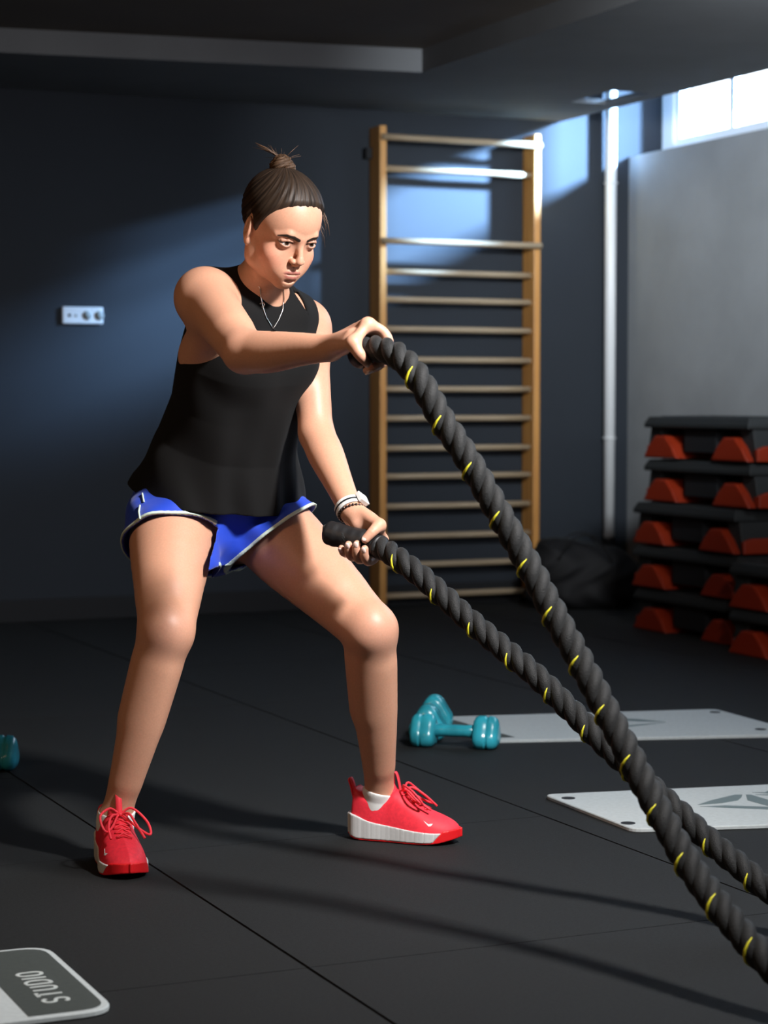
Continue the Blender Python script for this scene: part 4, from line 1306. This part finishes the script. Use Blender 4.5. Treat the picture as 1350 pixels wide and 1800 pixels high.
    for i in range(3): fs += [(i*7, i*7+7, i*7+35, i*7+28), (i*7+6, i*7+34, i*7+41, i*7+13)]
    add(tg.add(vs, fs).build('tongue', coral, e, True))
    def strap(pts, w, th, nm, m_):
        s_ = MB(); vs = []
        for i, p in enumerate(pts):
            p = np.array(p); t = nrm(np.array(pts[min(i + 1, len(pts) - 1)]) - np.array(pts[max(i - 1, 0)])); n = nrm(np.cross(t, (0, 1, 0)))
            for yy, nn in ((-w, -th), (w, -th), (w, th), (-w, th)): vs.append(p + V3(0, yy, 0) + n * nn)
        N = len(pts); fs = [(0, 1, 2, 3), tuple(range(4*N-4, 4*N))]
        for i in range(N - 1):
            for k in range(4): j = (k + 1) % 4; fs.append((i*4+k, i*4+j, i*4+4+j, i*4+4+k))
        return add(s_.add(vs, fs).build(nm, m_, e, True))
    strap(catmull([(.052, 0, .103), (.047, 0, .128), (.041, 0, .146), (.035, 0, .147), (.034, 0, .128), (.036, 0, .116)], 5), .0065, .0012, 'pull_loop', coral2)
    strap(catmull([(-.064, 0, .085), (-.071, 0, .112), (-.076, 0, .126), (-.072, 0, .130), (-.066, 0, .118), (-.060, 0, .095)], 5), .007, .0014, 'heel_tab', coral2)
    # laces
    lc_ = []
    xs_ = [.062, .076, .090, .104, .117]
    for i, x in enumerate(xs_):
        w = .019 - .0010 * i
        for a in (-1, 1):
            x2 = x + .013
            pts = []
            for k in range(9):
                t = k / 8; y = a * w * (1 - 2 * t); xx = x + (x2 - x) * (t if i < 4 else .3); pts.append((xx, y, max(ztop(xx, y), .05) + .0022))
            lc_.append(pts)
    lmb = MB()
    for pts in lc_: lmb.tube(pts, .0023, 6, flat=.6)
    add(lmb.build('laces', coral2, e, True))
    zk = ztop(.060, 0) + .006
    bow = [catmull([(.060, 0, zk), (.066, .022, zk + .014), (.098, .046, zk + .004), (.118, .040, zk - .022), (.098, .024, zk - .022), (.064, .004, zk)], 7),
           catmull([(.060, 0, zk), (.062, -.024, zk + .012), (.084, -.052, zk - .014), (.112, -.054, zk - .036), (.096, -.034, zk - .026), (.064, -.004, zk)], 7),
           catmull([(.060, 0, zk), (.078, .020, zk + .0), (.104, .030, zk - .018), (.135, .030, zk - .036)], 7),
           catmull([(.060, 0, zk), (.076, -.016, zk + .003), (.102, -.026, zk - .014), (.128, -.040, zk - .040)], 7)]
    bmb = MB()
    for pts in bow: bmb.tube(pts, .0027, 7)
    bmb.ellipsoid((.061, 0, zk), (.007, .006, .005))
    add(bmb.build('lace_bow', coral2, e, True))
    # small curved tick on the toe, outer side
    tk = [(.0, .0), (.004, -.0045), (.010, -.005), (.024, .006), (.011, -.0008), (.006, .0)]
    vs = []
    for s_ in (0, 1):
        for a, b in tk:
            x = .142 - a * .9; y0 = -1
            yy = np.linspace(.06, 0, 160); zc = .046 + b; Pq = np.stack([np.full(160, x), yy, np.full(160, zc)], 1)
            f = U(Pq); j = np.nonzero(f < 0)[0]; y = yy[j[0]] if len(j) else .03
            vs.append((x, y + .0008 - s_ * .002, zc))
    n = len(tk)
    t_ = MB().add(vs, [tuple(range(n)), tuple(range(n, 2*n))[::-1]] + [(i, (i+1) % n, n + (i+1) % n, n + i) for i in range(n)])
    add(t_.build('side_mark', M['white'], e))
    return e
Rhd = nrm(V3(.30, -1, 0)); Lhd = nrm(V3(.955, -.30, 0))
fl = lambda p: V3(p[0], p[1], 0.0015)
# mirror +1: the 'outer' side is on +l ; l = (-h.y, h.x)
shoe(fl(Ra), Rhd, -1)
shoe(fl(La), Lhd, -1)
for a_, k_, hd in ((Ra, Rk, Rhd), (La, Lk, Lhd)):
    sf = Field(); up_d = nrm(k_ - a_)
    sf.chain([a_ + V3(0, 0, -.04) - hd * .006, a_ - hd * .002 + V3(0, 0, .0), a_ + up_d * .02], [.038, .0385, .0375], .01)
    sf.chain([a_ + V3(0, 0, -.01), a_ + hd * .045 + V3(0, 0, -.035)], [.034, .026], .015)
    sf.plane(a_ + V3(0, 0, .018), nrm(V3(0, 0, 1) + hd * .25), a_ - .2, a_ + .2, .002)
    sdf_obj('sock', sf, a_ - .09, a_ + .07, .0028, sockm, root, 1)

# ------------------------------------------------------------------ watch, bracelet, necklace
wd_ = nrm(Lw - Le); wc = Lw - wd_ * .006
wx = nrm(np.cross(wd_, V3(0, 1, 0))); wy = nrm(np.cross(wd_, wx))
strapm = mat('white_silicone_strap', (.72, .72, .70), .45, .5)
def wring(c, rx, ry, w, th, name, m_, par=root, n=40, beads=None):
    vs = []
    for i in range(n):
        a = 2 * math.pi * i / n; rad = math.cos(a) * wx * rx + math.sin(a) * wy * ry; o = nrm(rad)
        for s_, t_ in ((-w, 0), (w, 0), (w, th), (-w, th)): vs.append(c + rad + o * t_ + wd_ * s_)
    fs = []
    for i in range(n):
        j = (i + 1) % n
        for k in range(4): l = (k + 1) % 4; fs.append((i*4+k, j*4+k, j*4+l, i*4+l))
    return MB().add(vs, fs).build(name, m_, par, False, bevel=.0006, seg=1)
e_w = bpy.data.objects.new('wristwatch', None); COL.objects.link(e_w); e_w.parent = root
wring(wc, .0285, .0265, .010, .0030, 'watch_strap', strapm, e_w)
wring(wc + wd_ * .0, .0315, .0295, .0022, .0012, 'strap_keeper', M['dark'], e_w)
# case on the far / thumb side
co = nrm(wx * .55 - wy * .8) if (wx * .55 - wy * .8)[0] > 0 else -nrm(wx * .55 - wy * .8)
co = nrm(V3(.75, -.25, .55) - wd_ * V3(.75, -.25, .55).dot(wd_)); cside = np.cross(co, wd_)
cs_ = MB(); cc_ = wc + co * .032
cs_.prism_along(rounded([(-.015, -.013), (.015, -.013), (.015, .013), (-.015, .013)], .005), cc_, cside, wd_, co, -.003, .006)
cs_.build('watch_case', strapm, e_w, bevel=.001)
bm_ = MB(); bc = wc + wd_ * .015
for i in range(26):
    a = 2 * math.pi * i / 26; bm_.ellipsoid(bc + math.cos(a) * wx * .0282 + math.sin(a) * wy * .0262 + wd_ * .004 * math.cos(a), (.0032, .0032, .0032), None, 8, 6)
bm_.build('bead_bracelet', mat('dark_metal_beads', (.10, .075, .07), .25, .6, metal=.8), root, True)
silver = mat('silver_chain', (.8, .78, .74), .2, .5, metal=1)
pts = drape(C_all, densify([(457, 505), (458, 520), (462, 540), (468, 558), (480, 578), (490, 562), (497, 545), (499, 525), (498, 504)], 4), 4.0, 4.8, .0025)
if len(pts) > 4:
    pts = [tp(1.05, -.035, -.055), tp(1.05, -.052, -.025)] + pts + [tp(1.06, .050, -.01)]
    nk_ = MB().tube(pts, .0011, 6).build('necklace', silver, root, True)
    for px_, py_, nm in ((481, 582, 'cross'),):
        p = on_ray(C_all, px_, py_, 4.0, 4.8, back=.004)
        if p is not None:
            MB().box(p - V3(.0012, .001, .008), p + V3(.0012, .001, .004)).box(p - V3(.005, .001, .0005), p + V3(.005, .001, .0018)).build('pendant', silver, nk_)
p = on_ray(C_all, 461, 536, 4.0, 4.8, back=.0025)
if p is not None:
    MB().tube([p + .0048 * V3(math.cos(a), 0, math.sin(a)) for a in np.linspace(0, 2*math.pi, 20, endpoint=False)], .0010, 6, closed=True).build('ring_charm', silver, root, True)

# ================================================================== ROPES
def rope(label, ctrl, R, pitch, start_w, sleeve=None, phase=0.0, tracer_ang=0.0):
    """ctrl: levelled points"""
    pts, s = resample(catmull(ctrl, 24), .004)
    o0 = pts[0].copy()
    t = thing('battle_rope', label, 'rope', RC(*V3(o0[0], o0[1], 0)), -YAW, 'battle ropes swung by the athlete')
    L = pts - V3(o0[0], o0[1], 0)
    # frames
    tan = np.gradient(L, axis=0); tan /= np.linalg.norm(tan, axis=1)[:, None]
    a = nrm(np.cross(tan[0], (0, 0, 1))); As = []; Bs = []
    for i in range(len(L)):
        a = nrm(a - tan[i] * a.dot(tan[i])); As.append(a); Bs.append(np.cross(tan[i], a))
    As, Bs = np.array(As), np.array(Bs)
    rs = R * .52; rc_ = R - rs
    th = 2 * math.pi * s / pitch + phase
    for k in range(3):
        q = th + 2 * math.pi * k / 3
        c = L + rc_ * (np.cos(q)[:, None] * As + np.sin(q)[:, None] * Bs)
        st = 3
        rad = np.full(len(c), rs); rad = rad * (1 + .03 * np.sin(s * 150 + k))
        # end taper
        rad[:3] *= (.5, .8, .95)
        MB().tube(list(c[::2]), list(rad[::2]), 14).build('strand', M['rope'], t, True)
    # tracer thread: short runs, one each turn, lying on one strand's crown
    period = 2 * math.pi
    n0 = int((th[-1] - th[0]) / period)
    for j in range(2, n0, 1):
        for off in (0.0,):
            tgt = th[0] + j * period + tracer_ang
            i = np.searchsorted(th, tgt)
            if i < 8 or i > len(L) - 8: continue
            seg = range(i - 3, i + 4)
            pp_ = []
            for m_ in seg:  # along the strand
                qq = th[m_] + (m_ - i) * .05
                od = math.cos(qq) * As[m_] + math.sin(qq) * Bs[m_]
                tilt = (m_ - i) / 3.0 * .8
                sd = -math.sin(qq) * As[m_] + math.cos(qq) * Bs[m_]
                cc = L[m_] + rc_ * od
                pp_.append(cc + (rs + .0002) * (od * math.cos(tilt) + sd * math.sin(tilt)))
            MB().tube(pp_, [.0008, .0020, .0026, .0027, .0026, .0020, .0008], 6).build('tracer_thread', M['yellow'], t, True)
    if sleeve:
        m = (s >= sleeve[0]) & (s <= sleeve[1]); c = L[m]; ss = s[m]
        rad = R * 1.02 * (1 + .035 * np.sin(ss * 2 * math.pi / (pitch / 3) * .5) + .02 * np.sin(ss * 310))
        rad[0] *= .62; rad[1] *= .85; rad[2] *= .96
        MB().tube(list(c), list(rad), 24).build('grip_sleeve', M['sleeve'], t, True)
    return t
RR = .0245
def PHs(lst): return [PH(a, b, c) for a, b, c in lst]
e0 = RC_ + ORG
up_ctrl = [e0 - RAx * .030, e0 - RAx * .02, e0 + RAx * .035] + PHs([(700, 626, 3.84), (738, 668, 3.80), (775, 735, 3.78), (822, 806, 3.76), (872, 893, 3.74), (925, 985, 3.72), (975, 1080, 3.68), (1035, 1190, 3.63), (1095, 1305, 3.57), (1150, 1410, 3.51), (1215, 1525, 3.43), (1290, 1625, 3.34), (1390, 1730, 3.24)])
last = up_ctrl[-1]; dirr = nrm((up_ctrl[-1] - up_ctrl[-2]) * V3(1, 1, 0))
up_ctrl += [V3(*(last[:2] + dirr[:2] * .14), .034), V3(*(last[:2] + dirr[:2] * .34), .027), V3(*(last[:2] + dirr[:2] * .8), .027)]
rope('thick black rope held in her raised hand, crossing in front of the other', up_ctrl, RR * 1.03, .100, 0, sleeve=(0.0, .035), tracer_ang=.35)
g0 = LC_ + ORG
lo_ctrl = [g0 - LAx * .080, g0 - LAx * .02, g0 + LAx * .04] + PHs([(705, 985, 4.22), (760, 1030, 4.18), (820, 1085, 4.14), (885, 1140, 4.10), (945, 1190, 4.05), (1005, 1250, 4.02), (1070, 1315, 3.98), (1130, 1370, 3.95), (1190, 1425, 3.91), (1250, 1480, 3.87), (1310, 1530, 3.82), (1370, 1575, 3.78)])
last = lo_ctrl[-1]; dirr = nrm((lo_ctrl[-1] - lo_ctrl[-2]) * V3(1, 1, 0))
lo_ctrl += [V3(*(last[:2] + dirr[:2] * .2), .03), V3(*(last[:2] + dirr[:2] * .9), .027)]
rope('thick black rope held low by her hip, passing behind the other', lo_ctrl, RR, .105, 0, sleeve=(0.0, .135), phase=1.0, tracer_ang=-.15)

# ------------------------------------------------------------------ black gym bag by the corner
bp = WF(1045, 1072); 
bag = thing('gym_bag', 'black gym bag slumped on the floor below the white pipe', 'bag', (bp.x, bp.y + .12, 0), -.35)
Bg = Field()
Bg.ell((0, 0, .15), (.24, .13, .15), None, .04); Bg.ell((-.13, .0, .21), (.12, .11, .12), None, .05); Bg.ell((.14, .01, .13), (.13, .12, .14), None, .05)
Bg.ell((0, .02, .06), (.26, .15, .08), None, .05)
Bg.fn('d', lambda p: .006 * np.sin(p[..., 0] * 40 + 3 * np.sin(p[..., 2] * 20)) * np.sin(p[..., 2] * 26), V3(-.4, -.3, 0), V3(.4, .3, .5))
Bg.plane((0, 0, 0.001), (0, 0, -1), V3(-.5, -.5, -.2), V3(.5, .5, .6), .004)
sdf_obj('bag_body', Bg, (-.42, -.3, -.02), (.42, .3, .42), .010, M['bag'], bag, 2)
for yy in (-.125, .06):
    MB().tube(catmull([(-.13, yy, .24), (-.07, yy - .03, .33), (.03, yy - .035, .345), (.12, yy - .02, .23)], 8), .009, 8, flat=.5).build('bag_handle', M['bag'], bag, True)
MB().tube(catmull([(-.2, -.02, .325), (-.1, -.02, .33), (.05, -.01, .302), (.2, 0, .27)], 6), .004, 6).build('zip', M['charcoal'], bag, True)
print('done', _t.time() - _t0)
